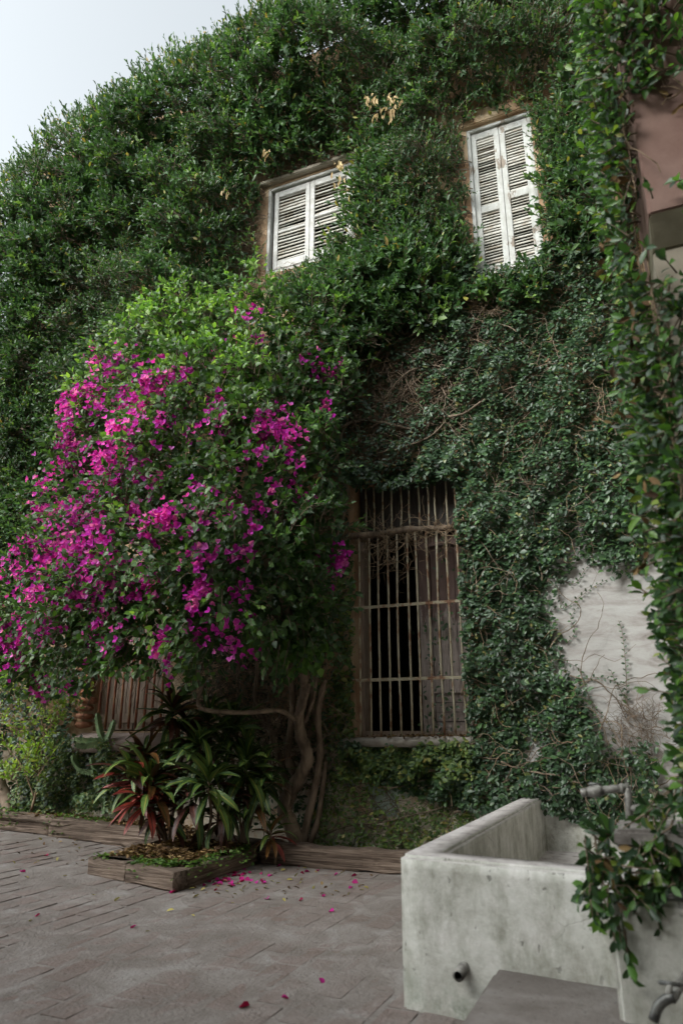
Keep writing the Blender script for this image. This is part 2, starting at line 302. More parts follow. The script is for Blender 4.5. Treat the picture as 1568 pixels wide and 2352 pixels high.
def paving(name, brickness):
    m, t, p, o = newmat(name); v = coords(t, obj=False)
    cem = ramp(t, noise(t, 3.2, 9, .7, v, .6), [(.3, (.145, .122, .108)), (.5, (.208, .182, .166)), (.68, (.28, .26, .244))])
    if brickness:
        oi = t.nodes.new('ShaderNodeAttribute'); oi.attribute_name = 'rnd'
        br = ramp(t, oi.outputs['Fac'], [(0, (.150, .100, .086)), (.5, (.180, .120, .104)), (1, (.205, .150, .134))])
        br = mix(t, .5, br, mix(t, 1.0, br, ramp(t, noise(t, 22, 7, .7, v), [(.3, grey(.45)), (.7, grey(1.5))]), 'MULTIPLY'))
        sm = ramp(t, noise(t, 1.5, 9, .72, coords(t, (1.6, .8, 1), obj=False), 1.2), [(.36, grey(.34)), (.60, grey(.86))])
        c = mix(t, sm, br, cem)
    else: c = cem
    gr = ramp(t, noise(t, 60, 4, .6, v), [(.62, grey(0)), (.70, grey(.7))]); c = mix(t, gr, c, (.055, .045, .04)); gl_ = ramp(t, noise(t, 5, 9, .75, v, .8), [(.56, grey(0)), (.70, grey(.55))]); c = mix(t, gl_, c, (.36, .35, .34))
    t.links.new(c, p.inputs['Base Color']); p.inputs['Roughness'].default_value = .88; p.inputs['Specular IOR Level'].default_value = .25
    h = mix(t, .5, noise(t, 9, 8, .7, v, .5), noise(t, 55, 5, .6, v)); bump(t, p, h, .9, .025); return m
PAVEB, PAVEM = paving('paving_brick', True), paving('paving_mortar', False)
def boards_mat(name, paint, bare, zc, zw):
    m, t, p, o = newmat(name); v = coords(t, obj=False); sx = t.nodes.new('ShaderNodeSeparateXYZ'); t.links.new(v, sx.inputs[0])
    gr = noise(t, 3, 8, .7, coords(t, (30, 30, 2), obj=False), .6)
    wd = ramp(t, gr, [(.3, tuple(x*.35 for x in bare)), (.5, bare), (.7, tuple(x*1.35 for x in bare))])
    k = N(t, 'ShaderNodeMath', operation='ADD'); n2 = noise(t, 4, 8, .7, coords(t, (6, 6, 1), obj=False)); t.links.new(n2, k.inputs[0])
    mr = N(t, 'ShaderNodeMapRange'); mr.inputs[1].default_value = zc-zw; mr.inputs[2].default_value = zc+zw; mr.inputs[3].default_value = -.5; mr.inputs[4].default_value = .5; t.links.new(sx.outputs[2], mr.inputs[0]); t.links.new(mr.outputs[0], k.inputs[1])
    f = ramp(t, k.outputs[0], [(.48, grey(0)), (.53, grey(1))])
    t.links.new(mix(t, f, wd, paint), p.inputs['Base Color']); p.inputs['Roughness'].default_value = .8; bump(t, p, gr, .6, .006); return m
DOORW = boards_mat('door_wood', (.125, .080, .068), (.30, .25, .225), 1.95, .5)
OLDBOARD = boards_mat('old_board', (.2, .14, .1), (.30, .235, .185), 9, .5)
GREYB = boards_mat('transom_board', (.06, .055, .05), (.062, .054, .048), 9, .5)
def croton_mat(name, base, vein, tip):
    m, t, p, o = newmat(name); uv = t.nodes.new('ShaderNodeUVMap'); s = t.nodes.new('ShaderNodeSeparateXYZ'); t.links.new(uv.outputs[0], s.inputs[0])
    ab = N(t, 'ShaderNodeMath', operation='ABSOLUTE'); sub = N(t, 'ShaderNodeMath', operation='SUBTRACT'); sub.inputs[1].default_value = .5; t.links.new(s.outputs[0], sub.inputs[0]); t.links.new(sub.outputs[0], ab.inputs[0])
    mid = ramp(t, ab.outputs[0], [(.05, grey(1)), (.11, grey(0))])
    vv = N(t, 'ShaderNodeMath', operation='MULTIPLY_ADD'); t.links.new(ab.outputs[0], vv.inputs[0]); vv.inputs[1].default_value = -.35; t.links.new(s.outputs[1], vv.inputs[2])
    sn = N(t, 'ShaderNodeMath', operation='SINE'); ml = N(t, 'ShaderNodeMath', operation='MULTIPLY'); ml.inputs[1].default_value = 85; t.links.new(vv.outputs[0], ml.inputs[0]); t.links.new(ml.outputs[0], sn.inputs[0])
    ve = ramp(t, sn.outputs[0], [(.6, grey(0)), (.95, grey(.35))])
    nz = noise(t, 7, 5, .6, coords(t, obj=False)); b = mix(t, ramp(t, nz, [(.40, grey(0)), (.66, grey(1))]), base, tip)
    c = mix(t, mix(t, 1.0, mid, ve, 'LIGHTEN'), b, vein); t.links.new(c, p.inputs['Base Color'])
    p.inputs['Roughness'].default_value = .42; p.inputs['Specular IOR Level'].default_value = .45; bump(t, p, sn.outputs[0], .25, .004); return m
CRG = croton_mat('croton_green', (.018, .052, .016), (.16, .20, .03), (.035, .085, .022))
CRL = croton_mat('croton_light', (.05, .11, .025), (.26, .26, .05), (.085, .16, .035))
CRR = croton_mat('croton_red', (.17, .022, .018), (.06, .02, .015), (.38, .065, .04))
CRD = croton_mat('croton_maroon', (.035, .015, .014), (.11, .03, .016), (.085, .028, .015))
CRO = croton_mat('croton_orange', (.13, .055, .018), (.045, .05, .016), (.18, .075, .02))

# ------------------------------------------------------------------ ground
def gz(x): return np.clip(-np.asarray(x, float)-3.0, 0, 4.5)*.035
xs = np.unique(np.concatenate([[-60, -20, 20, 60], np.linspace(-9, 4, 330)])); ys = np.unique(np.concatenate([[-60, -20, 20, 60], np.linspace(-6, .5, 170)]))
X, Y = np.meshgrid(xs, ys, indexing='ij'); mn1, mn2 = Noise2(.7, seed=51), Noise2(.16, seed=52); V = np.stack([X, Y, gz(X)+.0001+.0012*mn1(X, Y)+.0008*mn2(X, Y)], -1).reshape(-1, 3); ny = len(ys)
q = [(i*ny+j, (i+1)*ny+j, (i+1)*ny+j+1, i*ny+j+1) for i in range(len(xs)-1) for j in range(ny-1)]
pav = link('pavement', mesh_tri('pavement', V, q), PAVEM); pav['_o'] = [0, 0, 0]; tag(pav, kind='structure')
BL, BW = .29, .145
bricks = []
for ix in range(-50, 12):
    x = ix*BW+.03*math.sin(ix*.7)
    for iy in range(-20, 1):
        y = iy*BL+(ix % 2)*BL/2+.008*math.sin(ix*2.1)-.2
        if x > 1.2 or y > -.38 or y < -5.4: continue
        if -3.75 < x < -3.05 and y > -1.35: continue
        if -4.0 < x < -2.9 and y > -.45: continue
        if x > -.9 and y > -2.75: continue
        px, py = proj((x, y, 0))
        if px < -130 or px > 1250 or py > 2480 or (np.array([x, y, 0])-CC)@CF < .3: continue
        bricks.append((x, y, math.hypot(x, y-CAMY)))
bricks.sort(key=lambda b: b[2])
def brick_mesh(k):
    b = MB(); b.box((0, 0, 0), (BW-.011, BL-.011, .05), jit=.0022); me = b.mesh('paving_brick', .005, False, 2)
    r = (k+.5)/8; me.attributes.new('rnd', 'FLOAT', 'POINT').data.foreach_set('value', np.full(len(me.vertices), r, np.float32)); me.materials.append(PAVEB); return me
BM = [brick_mesh(k) for k in range(8)]
rest = []
for i, (x, y, dd) in enumerate(bricks):
    z = float(gz(x))-.025+random.uniform(-.0016, .0016)
    mt = Matrix.Translation((x, y, z)) @ Matrix.Rotation(random.gauss(0, .012), 4, 'Z') @ Matrix.Rotation(random.gauss(0, .003), 4, 'X') @ Matrix.Rotation(random.gauss(0, .005), 4, 'Y')
    me = BM[random.randrange(8)]
    if i < 298:
        o = bpy.data.objects.new('brick', me); COL.objects.link(o); o.parent = pav; o.matrix_basis = mt
    else: rest.append((me, mt))
if rest:
    b = MB(); rr = []
    for me, mt in rest:
        v = np.array([mt @ vv.co for vv in me.vertices]); b.add(v, [tuple(p.vertices) for p in me.polygons]); rr += [me.attributes['rnd'].data[0].value]*len(v)
    me = b.mesh('bricks', 0, True); me.attributes.new('rnd', 'FLOAT', 'POINT').data.foreach_set('value', np.array(rr, np.float32))
    tag(link('far_bricks', me, PAVEB, pav), kind='stuff')

# ------------------------------------------------------------------ house
house = root('house', (-3, 0, 0), 'old plastered two-storey house wall overgrown with climbing plants, with white shutters and barred windows', 'house')
WL = (-3.37, -2.29, 5.86, 7.05); WR = (-1.035, -.39, 5.14, 6.95); WG = (-2.32, -1.30, .95, 3.22); WS = (-5.16, -4.26, 1.0, 2.5)
holes = [WL, WR, WG, WS]
XW0, XW1, ZT = -7.3, 2.5, 8.9
gx = sorted({XW0, XW1, *[h[0] for h in holes], *[h[1] for h in holes]}); gzz = sorted({-.2, ZT, *[h[2] for h in holes], *[h[3] for h in holes]})
b = MB(); TB = .42
for i in range(len(gx)-1):
    for j in range(len(gzz)-1):
        cx, cz = (gx[i]+gx[i+1])/2, (gzz[j]+gzz[j+1])/2
        if any(h[0] < cx < h[1] and h[2] < cz < h[3] for h in holes): continue
        b.quad((gx[i], 0, gzz[j]), (gx[i+1], 0, gzz[j]), (gx[i+1], 0, gzz[j+1]), (gx[i], 0, gzz[j+1]))
for x0, x1, z0, z1 in holes:
    b.quad((x0, 0, z0), (x0, 0, z1), (x0, TB, z1), (x0, TB, z0)); b.quad((x1, 0, z0), (x1, TB, z0), (x1, TB, z1), (x1, 0, z1))
    b.quad((x0, 0, z1), (x1, 0, z1), (x1, TB, z1), (x0, TB, z1)); b.quad((x0, 0, z0), (x0, TB, z0), (x1, TB, z0), (x1, 0, z0))
b.quad((XW0, 0, -.2), (XW0, 0, ZT), (XW0, 6, ZT), (XW0, 6, -.2)); b.quad((XW0, 0, ZT), (XW1, 0, ZT), (XW1, 6, ZT), (XW0, 6, ZT))
b.quad((XW0, 6, -.2), (XW0, 6, ZT), (XW1, 6, ZT), (XW1, 6, -.2)); b.quad((XW1, 0, -.2), (XW1, 6, -.2), (XW1, 6, ZT), (XW1, 0, ZT))
link('wall', b.mesh('wall'), WALL, house)
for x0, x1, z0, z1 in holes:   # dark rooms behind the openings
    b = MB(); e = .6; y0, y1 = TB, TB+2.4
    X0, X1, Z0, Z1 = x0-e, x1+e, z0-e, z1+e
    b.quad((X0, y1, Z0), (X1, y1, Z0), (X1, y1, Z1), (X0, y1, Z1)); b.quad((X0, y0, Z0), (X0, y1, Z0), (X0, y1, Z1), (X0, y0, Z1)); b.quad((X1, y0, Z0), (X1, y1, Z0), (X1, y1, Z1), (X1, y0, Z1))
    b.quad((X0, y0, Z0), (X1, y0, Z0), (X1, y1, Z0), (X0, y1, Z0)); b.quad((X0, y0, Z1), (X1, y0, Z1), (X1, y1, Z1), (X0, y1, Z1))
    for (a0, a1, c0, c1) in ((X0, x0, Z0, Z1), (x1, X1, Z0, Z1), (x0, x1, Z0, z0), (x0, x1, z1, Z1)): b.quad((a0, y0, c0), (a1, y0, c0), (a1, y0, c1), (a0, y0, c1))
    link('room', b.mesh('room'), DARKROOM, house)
def shutter(x0, x1, z0, z1, zmid, zw, pitch, y, mat, smat, st=.055, thick=.035, tilt=-33):
    b = MB(); h = (z0+z1)/2; H = z1-z0
    b.box((x0+st/2, y, h), (st, thick, H)); b.box((x1-st/2, y, h), (st, thick, H))
    for zc, zh in ((z1-.04, .08), (z0+.05, .10), (zmid, zw)): b.box(((x0+x1)/2, y, zc), (x1-x0-2*st, thick*.92, zh))
    o = link('shutter', b.mesh('shutter', .004), mat, house); o['_o'] = [0, 0, 0]; o.location = -Vector(house['_o'])
    t = math.radians(tilt); rot = [[1, 0, 0], [0, math.cos(t), -math.sin(t)], [0, math.sin(t), math.cos(t)]]
    sm = MB(); sm.box((0, 0, 0), (x1-x0-2*st+.01, .009, pitch*1.02), rot=rot); me = sm.mesh('slat', .002); me.materials.append(smat)
    for a, c in ((z0+.10, zmid-zw/2), (zmid+zw/2, z1-.08)):
        n = max(1, round((c-a)/pitch))
        for k in range(n):
            s = bpy.data.objects.new('slat', me); COL.objects.link(s); s.parent = o
            s.location = ((x0+x1)/2, y+random.gauss(0, .0015), a+(k+.5)*(c-a)/n); s.rotation_euler = (random.gauss(0, .15), random.gauss(0, .012), random.gauss(0, .01))
    return o
xm = -2.845
shutter(-3.30, xm-.002, 5.93, 7.0, 6.43, .035, .044, .05, WHITEPAINT2, SLATM)
shutter(xm+.002, -2.34, 5.93, 7.0, 6.50, .035, .044, .05, WHITEPAINT2, SLATM)
xm2 = -.712
shutter(-1.0, xm2-.002, 5.16, 6.90, 5.94, .085, .034, .045, WHITEPAINT, SLATM, tilt=-29)
shutter(xm2+.002, -.425, 5.16, 6.90, 6.02, .085, .034, .045, WHITEPAINT, SLATM, tilt=-29)
for (x0, x1, z0, z1, mt) in ((*WL, WHITEPAINT2), (*WR, WHITEPAINT)):
    b = MB(); f = .036
    b.box((x0+f/2, .04, (z0+z1)/2), (f, .075, z1-z0)); b.box((x1-f/2, .04, (z0+z1)/2), (f, .075, z1-z0))
    b.box(((x0+x1)/2, .04, z1-f/2), (x1-x0-2*f, .07, f)); b.box(((x0+x1)/2, .04, z0+f/2), (x1-x0-2*f, .07, f))
    link('window_frame', b.mesh('window_frame', .004), mt, house)
b = MB(); b.box((-2.83, -.03, 7.105), (1.26, .07, .05)); link('lintel', b.mesh('lintel', .008), CREAM, house)
b = MB(); b.box((-.71, -.012, 7.05), (.76, .06, .17)); b.box((-.70, -.04, 7.28), (.66, .14, .09)); link('lintel', b.mesh('lintel', .01), WALL, house)
# barred window on the ground floor
def grate(x0, x1, z0, z1, n, rails, y, rad, mat, ztop_gap=None):
    o = link('window_grate', None, None, house); o['_o'] = [0, 0, 0]
    for z in rails:
        g = MB(); g.box(((x0+x1)/2, y, z), (x1-x0+.06, .012, .026)); s = link('crossbar', g.mesh('crossbar', .002), mat); s.parent = o
    for k in range(n):
        x = x0+(k+.5)*(x1-x0)/n+random.gauss(0, .004); bz = random.gauss(0, .006)
        P = [(x+bz*math.sin(i/6*3.1)+random.gauss(0, .0012), y+.002, z0+(z1-z0)*i/6) for i in range(7)]
        m = MB(); m.tube(P, rad, 8); s = link('bar', m.mesh('bar', 0, True), mat); s.parent = o
    return o
grate(-2.30, -1.305, .955, 2.68, 11, (1.415, 2.04), -.035, .0098, RUST)
grate(-2.26, -1.32, 2.72, 3.2, 11, (), .04, .0092, RUST)
b = MB(); P = spline([(-2.36, -.02, 2.715), (-2.1, -.035, 2.70), (-1.8, -.03, 2.71), (-1.5, -.035, 2.69), (-1.28, -.02, 2.68)], 6); b.tube(P, .03+.004*R.normal(size=len(P)), 8); link('crossbeam', b.mesh('crossbeam', 0, True), BARK, house)
b = MB(); b.box((-1.81, .16, 2.97), (1.0, .03, .5)); b.box((-1.81, .13, 2.745), (1.0, .06, .05)); link('transom_board', b.mesh('transom', .004), GREYB, house)
# the closed wooden leaf with its boards and mouldings
leaf = link('door_leaf', None, None, house, (0, 0, 0)); leaf['_o'] = [0, 0, 0]; leaf.location = -Vector(house['_o'])
def dpart(nm, c, d, bev=.004):
    m = MB(); m.box(c, d); s = link(nm, m.mesh(nm, bev), DOORW); s.parent = leaf
DY = .20
dpart('stile', (-1.715, DY, 1.83), (.105, .045, 1.72)); dpart('stile', (-1.335, DY, 1.83), (.07, .045, 1.72))
for z, h in ((1.02, .10), (1.36, .115), (2.64, .10)): dpart('rail', (-1.516, DY, z), (.292, .045, h))
for k in range(4): dpart('board', (-1.626+k*.0735, DY+.012, 2.004), (.070, .02, 1.172), .003)
for k in range(3): dpart('board', (-1.516, DY+.012, 1.113+k*.0765), (.288, .02, .073), .003)
b = MB(); b.box((-2.30, .2, 1.83), (.035, .10, 1.74)); b.box((-1.81, .2, .975), (1.0, .09, .05)); link('window_frame', b.mesh('window_frame', .004), OLDBOARD, house)
b = MB(); b.box((-1.85, -.035, .918), (1.10, .10, .065), jit=.008); link('window_sill', b.mesh('window_sill', .012, True), STONE, house)
# small barred window low on the left
grate(-5.12, -4.28, 1.02, 2.45, 9, (1.62,), -.03, .0125, RUSTRED)
blk = link('plank_screen', None, None, house, (0, 0, 0)); blk['_o'] = [0, 0, 0]; blk.location = -Vector(house['_o'])
for k in range(8):
    m = MB(); m.box((-5.10+k*.112, .07+random.uniform(-.006, .006), 1.75), (.106, .025, 1.48)); s = link('board', m.mesh('board', .003), OLDBOARD); s.parent = blk
m = MB(); m.box((-4.7, .05, 1.12), (.9, .02, .09)); s = link('rail', m.mesh('rail', .003), OLDBOARD); s.parent = blk
b = MB(); V = [(-5.3, .02, .99), (-4.12, .02, .99), (-4.12, -.14, .93), (-5.3, -.14, .93), (-5.3, .02, .80), (-4.12, .02, .80), (-4.12, -.13, .80), (-5.3, -.13, .80)]
b.add(V, [(0, 3, 2, 1), (3, 7, 6, 2), (0, 4, 7, 3), (1, 2, 6, 5), (4, 5, 6, 7)]); link('window_sill', b.mesh('window_sill', .012, True), PINKSTONE, house)
jm = link('brick_jamb', None, None, house, (0, 0, 0)); jm['_o'] = [0, 0, 0]; jm.location = -Vector(house['_o'])
for k in range(9):
    m = MB(); m.box((-5.26+random.uniform(-.02, .02), -.03, 1.06+k*.078), (.19+random.uniform(-.03, .04), .11, .058), jit=.007); s = link('brick', m.mesh('brick', .014, True), TERRA); s.parent = jm

# ------------------------------------------------------------------ basin, slab, pier, pillar
bas = root('wash_basin', (-.97, -2.85, 0), 'pale weathered cement wash basin with cracked front and empty trough', 'basin')
BX0, BX1, BY0, BY1, BH = -.99, 0.35, -2.80, -.01, .528
def rot_z(P, c, a):
    P = np.array(P, float)-c; ca, sa = math.cos(a), math.sin(a); return np.stack([P[:, 0]*ca-P[:, 1]*sa, P[:, 0]*sa+P[:, 1]*ca, P[:, 2]], 1)+c
import bmesh
def basin_mesh():
    t = .15; o = [(BX0, BY0), (BX1, BY0-.13), (BX1, BY1), (BX0+.03, BY1)]; i = [(BX0+t, BY0+t*.85), (BX1-t, BY0+t*.8-.12), (BX1-t, BY1-.01), (BX0+t+.03, BY1-.01)]
    bm = bmesh.new()
    ob = [bm.verts.new((x, y, -.02)) for x, y in o]; ot = [bm.verts.new((x, y, BH)) for x, y in o]
    it = [bm.verts.new((x, y, BH)) for x, y in i]; ib = [bm.verts.new((x, y, .17)) for x, y in i]
    for k in range(4):
        n = (k+1) % 4
        bm.faces.new((ob[k], ob[n], ot[n], ot[k])); bm.faces.new((ot[k], ot[n], it[n], it[k])); bm.faces.new((it[k], it[n], ib[n], ib[k]))
    bm.faces.new(ib)
    bmesh.ops.bevel(bm, geom=[e for e in bm.edges if all(v.co.z > .3 for v in e.verts) or (abs(e.verts[0].co.z-e.verts[1].co.z) > .1)], offset=.014, segments=3, affect='EDGES')
    bmesh.ops.subdivide_edges(bm, edges=[e for e in bm.edges if e.calc_length() > .25], cuts=14, use_grid_fill=True)
    bmesh.ops.triangulate(bm, faces=bm.faces[:])
    n1, n2 = Noise2(.25, seed=3), Noise2(.06, seed=4); P = np.array([v.co for v in bm.verts]); 
    dz = .0007*n1(P[:, 0]+P[:, 2]*.7, P[:, 1]+P[:, 2])+.0003*n2(P[:, 0]+P[:, 2], P[:, 1]-P[:, 2])
    bm.normal_update()
    for v, d in zip(bm.verts, dz): v.co += v.normal*float(d)
    me = bpy.data.meshes.new('basin'); bm.to_mesh(me); bm.free(); me.polygons.foreach_set('use_smooth', np.full(len(me.polygons), True)); return me
link('trough', basin_mesh(), CONC, bas)
p0 = at(1062, 2228, 1, -2.83)
b = MB(); b.tube([(p0[0]+.01, -2.79, p0[2]+.012), (p0[0]-.004, -2.885, p0[2]-.006)], .021, 16, False); b.tube([(p0[0]+.01, -2.79, p0[2]+.012), (p0[0]-.004, -2.885, p0[2]-.006)], .015, 16, False)
n0 = 32; b.f += [(16+j, 16+(j+1) % 16, n0+16+(j+1) % 16, n0+16+j) for j in range(16)]
link('drain_pipe', b.mesh('drain_pipe', 0, True), PIPE, bas)
slab = root('cement_step', (-.3, -3.4, 0), 'low pinkish cement step in front of the basin beside the pier', 'step')
b = MB(); b.box((.05, -3.585, .085), (1.36, 1.57, .19)); link('slab', b.mesh('slab', .02, True, 3), PAVEM, slab)
pier = root('cement_pier', (0, -3.0, 0), 'stained cement pier with weathered cap at the right end of the basin', 'pier')
b = MB(); b.box((.01, -2.98, .25), (.40, .38, .52)); link('shaft', b.mesh('shaft', .015, False, 3), CONC, pier)
b = MB(); b.box((.10, -2.90, .585), (.22, .20, .15)); link('back_block', b.mesh('back_block', .006), BARK, pier)
b = MB(); b.box((-.02, -3.0, .685), (.26, .34, .045), jit=.006); link('cap', b.mesh('cap', .01), GREYCAP, pier)
pil = root('pillar', (.47, -3.1, 0), 'tall square pillar with pink plaster above an olive band, leafy vine on its left edge', 'pillar')
zb = at(1500, 540, 1, -3.4)[2]; zp = at(1475, 495, 1, -3.4)[2]
def shaft(nm, z0, z1, y0, y1, mat):
    b = MB(); x0, x1 = .208, .77
    b.add([(x0, y0, z0), (x1, y0, z0), (x1, -2.85, z0), (x0, -2.85, z0), (x0, y1, z1), (x1, y1, z1), (x1, -2.85, z1), (x0, -2.85, z1)], [(0, 3, 2, 1), (4, 5, 6, 7), (0, 1, 5, 4), (1, 2, 6, 5), (2, 3, 7, 6), (3, 0, 4, 7)])
    link(nm, b.mesh(nm, .006), mat, pil)
shaft('lower_shaft', -.02, zb-.02, -3.33, -3.33, CREAM); shaft('underside', zb-.02, zp, -3.33, -3.40, OLIVE); shaft('upper_shaft', zp, 5.6, -3.40, -3.40, PINK)
shade_porch = root('shade_porch', (2.5, -4, 0), 'plastered walls and flat cover added behind the right-hand pillar to darken that side', 'shade_porch')  # walls and cover added to darken the top right and right side
b = MB(); b.box((.62, -1.42, 2.8), (.2, 2.82, 5.6)); link('shade_side_wall', b.mesh('shade_side_wall'), CREAM, shade_porch)
b = MB(); b.box((2.7, -4.4, 5.75), (5.0, 8.6, .3)); link('shade_roof', b.mesh('shade_roof'), CREAM, shade_porch)
b = MB(); b.box((5.1, -4.4, 2.8), (.2, 8.6, 5.6)); link('rear_wall', b.mesh('rear_wall'), CREAM, shade_porch)

cw = MB(); cw.box((-4, -13.0, 4.5), (26, 3.0, 9.6)); cwo = link('unseen_shade_wall', cw.mesh('unseen_shade_wall'), CREAM); tag(cwo, kind='structure')  # unseen block added behind the camera to darken the lower facade
def tap(name, label, segs, rad, extra, loc, grp='taps'):
    t = root(name, loc, label, 'tap', grp)
    for nm, P, r in segs:
        m = MB(); m.tube(P, r, 12); link(nm, m.mesh(nm, 0, True), PIPE if nm != 'handle' else TAPM, t)
    for nm, c, d in extra:
        m = MB(); m.box(c, d); link(nm, m.mesh(nm, .004, True), TAPM, t)
A_ = lambda px, py, y: tuple(at(px, py, 1, y))
yt = -2.72
tap('water_tap', 'old lagged water pipe with a tap above the pier', [
    ('spout', [A_(1334, 1822, yt), A_(1352, 1820, yt)], .016), ('valve', [A_(1350, 1820, yt), A_(1358, 1819, yt), A_(1376, 1816, yt), A_(1384, 1815, yt)], [.017, .022, .022, .017]), ('pipe', [A_(1380, 1816, yt), A_(1444, 1808, yt)], .014),
    ('pipe', [A_(1440, 1806, yt), A_(1443, 1850, yt), A_(1450, 1925, yt)], .014), ('pipe', [A_(1445, 1857, yt), A_(1570, 1852, yt)], .013), ('collar', [A_(1478, 1856, yt), A_(1492, 1855, yt)], .019), ('collar', [A_(1424, 1811, yt), A_(1432, 1810, yt)], .017)], 0, [('handle', A_(1366, 1802, yt), (.05, .014, .012))], at(1450, 1920, 1, yt))
yt = -3.42
tap('garden_tap', 'dark garden tap with a cross handle low beside the right edge', [
    ('handle', spline([A_(1500, 2345, yt), A_(1512, 2312, yt), A_(1530, 2296, yt), A_(1548, 2292, yt)], 4), .013), ('stem', [A_(1534, 2296, yt), A_(1538, 2262, yt)], .008), ('inlet', [A_(1545, 2293, yt), (A_(1545, 2293, yt)[0]+.06, -3.1, A_(1545, 2293, yt)[2])], .012)], 0, [('handle', A_(1538, 2260, yt), (.062, .012, .010))], at(1540, 2300, 1, yt))

# ------------------------------------------------------------------ timber edging and planter
def sleeper(name, a, c, h, wd, label, zoff=0, n=40):
    a = np.array(a, float); c = np.array(c, float); L = np.linalg.norm(c-a); d = (c-a)/L; s = np.array([-d[1], d[0], 0]); 
    r = root(name, tuple((a+c)/2), label, 'timber', 'timber edging of the beds'); nz = Noise2(.3, seed=int(abs(a[0]*100))); nf = Noise2(.05, seed=int(abs(a[0]*77))+5)
    ring = []; k = 44; th = np.linspace(0, 2*np.pi, k, endpoint=False)
    cs, sn = np.cos(th), np.sin(th); e = .22; pu = np.sign(cs)*np.abs(cs)**e*wd/2; pv = np.sign(sn)*np.abs(sn)**e*h/2
    P = []; xs = np.linspace(0, L, n)
    for x in xs:
        f = 1+.010*nz(np.array(x+pv*2), pu*2+0*x)+.022*nf(pv*2+.02*nz(np.array(x), 0*pv), np.array(x*.06)+pu*2)
        c0 = a+d*x; P.append(c0+s*(pu*f)[:, None]+np.array([0, 0, 1])*((pv*f)+h/2+zoff+.004*nz(np.array(x), np.array(0.)))[:, None])
    V = np.concatenate(P); V = np.column_stack([V])
    Fc = [(i*k+j, i*k+(j+1) % k, (i+1)*k+(j+1) % k, (i+1)*k+j) for i in range(n-1) for j in range(k)]+[tuple(range(k))[::-1], tuple((n-1)*k+j for j in range(k))]
    # local x along the timber so that the grain runs with it
    mid = (a+c)/2; loc = np.stack([(V-mid)@d, (V-mid)@s, V[:, 2]-mid[2]], 1)
    m = MB(); m.add(loc, Fc); o = link('beam', m.mesh('beam', 0, True), SLEEPER, r, (0, 0, 0)); o.rotation_euler = (0, 0, math.atan2(d[1], d[0])); return r
sleeper('timber', (-2.98, -.33, 0), (-.93, -.35, 0), .15, .15, 'weathered brown timber beam on the paving between the trunk and the basin')
sleeper('timber', (-7.4, -.25, float(gz(-6.9))), (-5.2, -.30, float(gz(-5.3))), .155, .15, 'cracked timber beam at the far left, with ivy sprigs over it')
sleeper('timber', (-5.2, -.31, float(gz(-5.2))), (-3.95, -.36, float(gz(-4.0))), .16, .15, 'cracked timber beam ending behind the red croton')
sleeper('timber', (-3.80, -1.33, .02), (-3.42, -1.39, .01), .118, .13, 'front timber of the raised bed, left half')
sleeper('timber', (-3.415, -1.39, .01), (-2.96, -1.47, 0), .118, .13, 'front timber of the raised bed, right half')
sleeper('timber', (-3.02, -1.40, 0), (-3.05, -.42, 0), .118, .13, 'dark side timber of the raised bed facing the basin')
sleeper('timber', (-3.76, -1.26, .02), (-3.92, -.38, .03), .118, .13, 'hidden side timber of the raised bed behind leaf litter')
b = MB(); nS = Noise2(.4, seed=9)
def soil(name, x0, x1, y0, y1, z, nx=24, ny=16, label=None):
    xs = np.linspace(x0, x1, nx); ys = np.linspace(y0, y1, ny); X, Y = np.meshgrid(xs, ys, indexing='ij'); Z = z+gz(X)*.9+.012*nS(X, Y)
    q = [(i*ny+j, (i+1)*ny+j, (i+1)*ny+j+1, i*ny+j+1) for i in range(nx-1) for j in range(ny-1)]
    o = link(name, mesh_tri(name, np.stack([X, Y, Z], -1).reshape(-1, 3), q), SOIL); tag(o, kind='structure')
soil('bed_soil', -3.78, -3.02, -1.36, -.2, .105); soil('bed_soil', -7.6, -3.0, -.40, .02, .12, 60, 8); soil('bed_soil', -3.1, -.95, -.40, .02, .085, 30, 8)

# ------------------------------------------------------------------ climbing fig on the facade
def wallpts(n, x0, x1, z0, z1): return R.uniform(x0, x1, n), R.uniform(z0, z1, n)
def rectdist(x, z, h):
    return np.maximum(np.maximum(h[0]-x, x-h[1]), np.maximum(h[2]-z, z-h[3]))
SIL = [(-400, 640), (-60, 440), (0, 420), (60, 365), (120, 300), (190, 262), (260, 225), (300, 190), (380, 150), (420, 130), (500, 100), (560, 55), (620, 20), (680, -20), (800, -120), (1000, -260)]
def silh(px): return np.interp(px, [s[0] for s in SIL], [s[1] for s in SIL])
BUSH = [(-200, -400), (1480, -400), (1440, 600), (1260, 585), (1245, 700), (1080, 690), (950, 760), (830, 800), (680, 720), (560, 660), (480, 690), (350, 740), (250, 900), (200, 1330), (-200, 1330)]
nd1, nd2, nd3 = Noise2(1.1, seed=11), Noise2(.45, seed=12), Noise2(2.5, seed=13)
def bush_depth(x, z):
    px, py = proj(np.stack([x, np.zeros_like(x), z], -1))
    base = np.interp(py, [0, 500, 900, 1350], [.50, .42, .34, .12])*np.interp(px, [0, 700, 1000, 1400], [1.15, .95, .75, .42])
    d = base*(1+.24*nd1(x*.8, z*1.5)+.20*nd2(x, z*1.2))
    for h, k in ((WL, .85), (WR, .65)):
        e = rectdist(x, z, h); d = d*np.clip((e+.03)/k, .10, 1)
    d = np.where((x > -1.25) & (x < -.2) & (z < 5.2) & (z > 4.3), np.minimum(d, .10), d); d = np.where((x > -3.6) & (x < -2.7) & (z < 5.95) & (z > 5.2), np.minimum(d, .14), d)
    return np.clip(d, .04, 1.0)
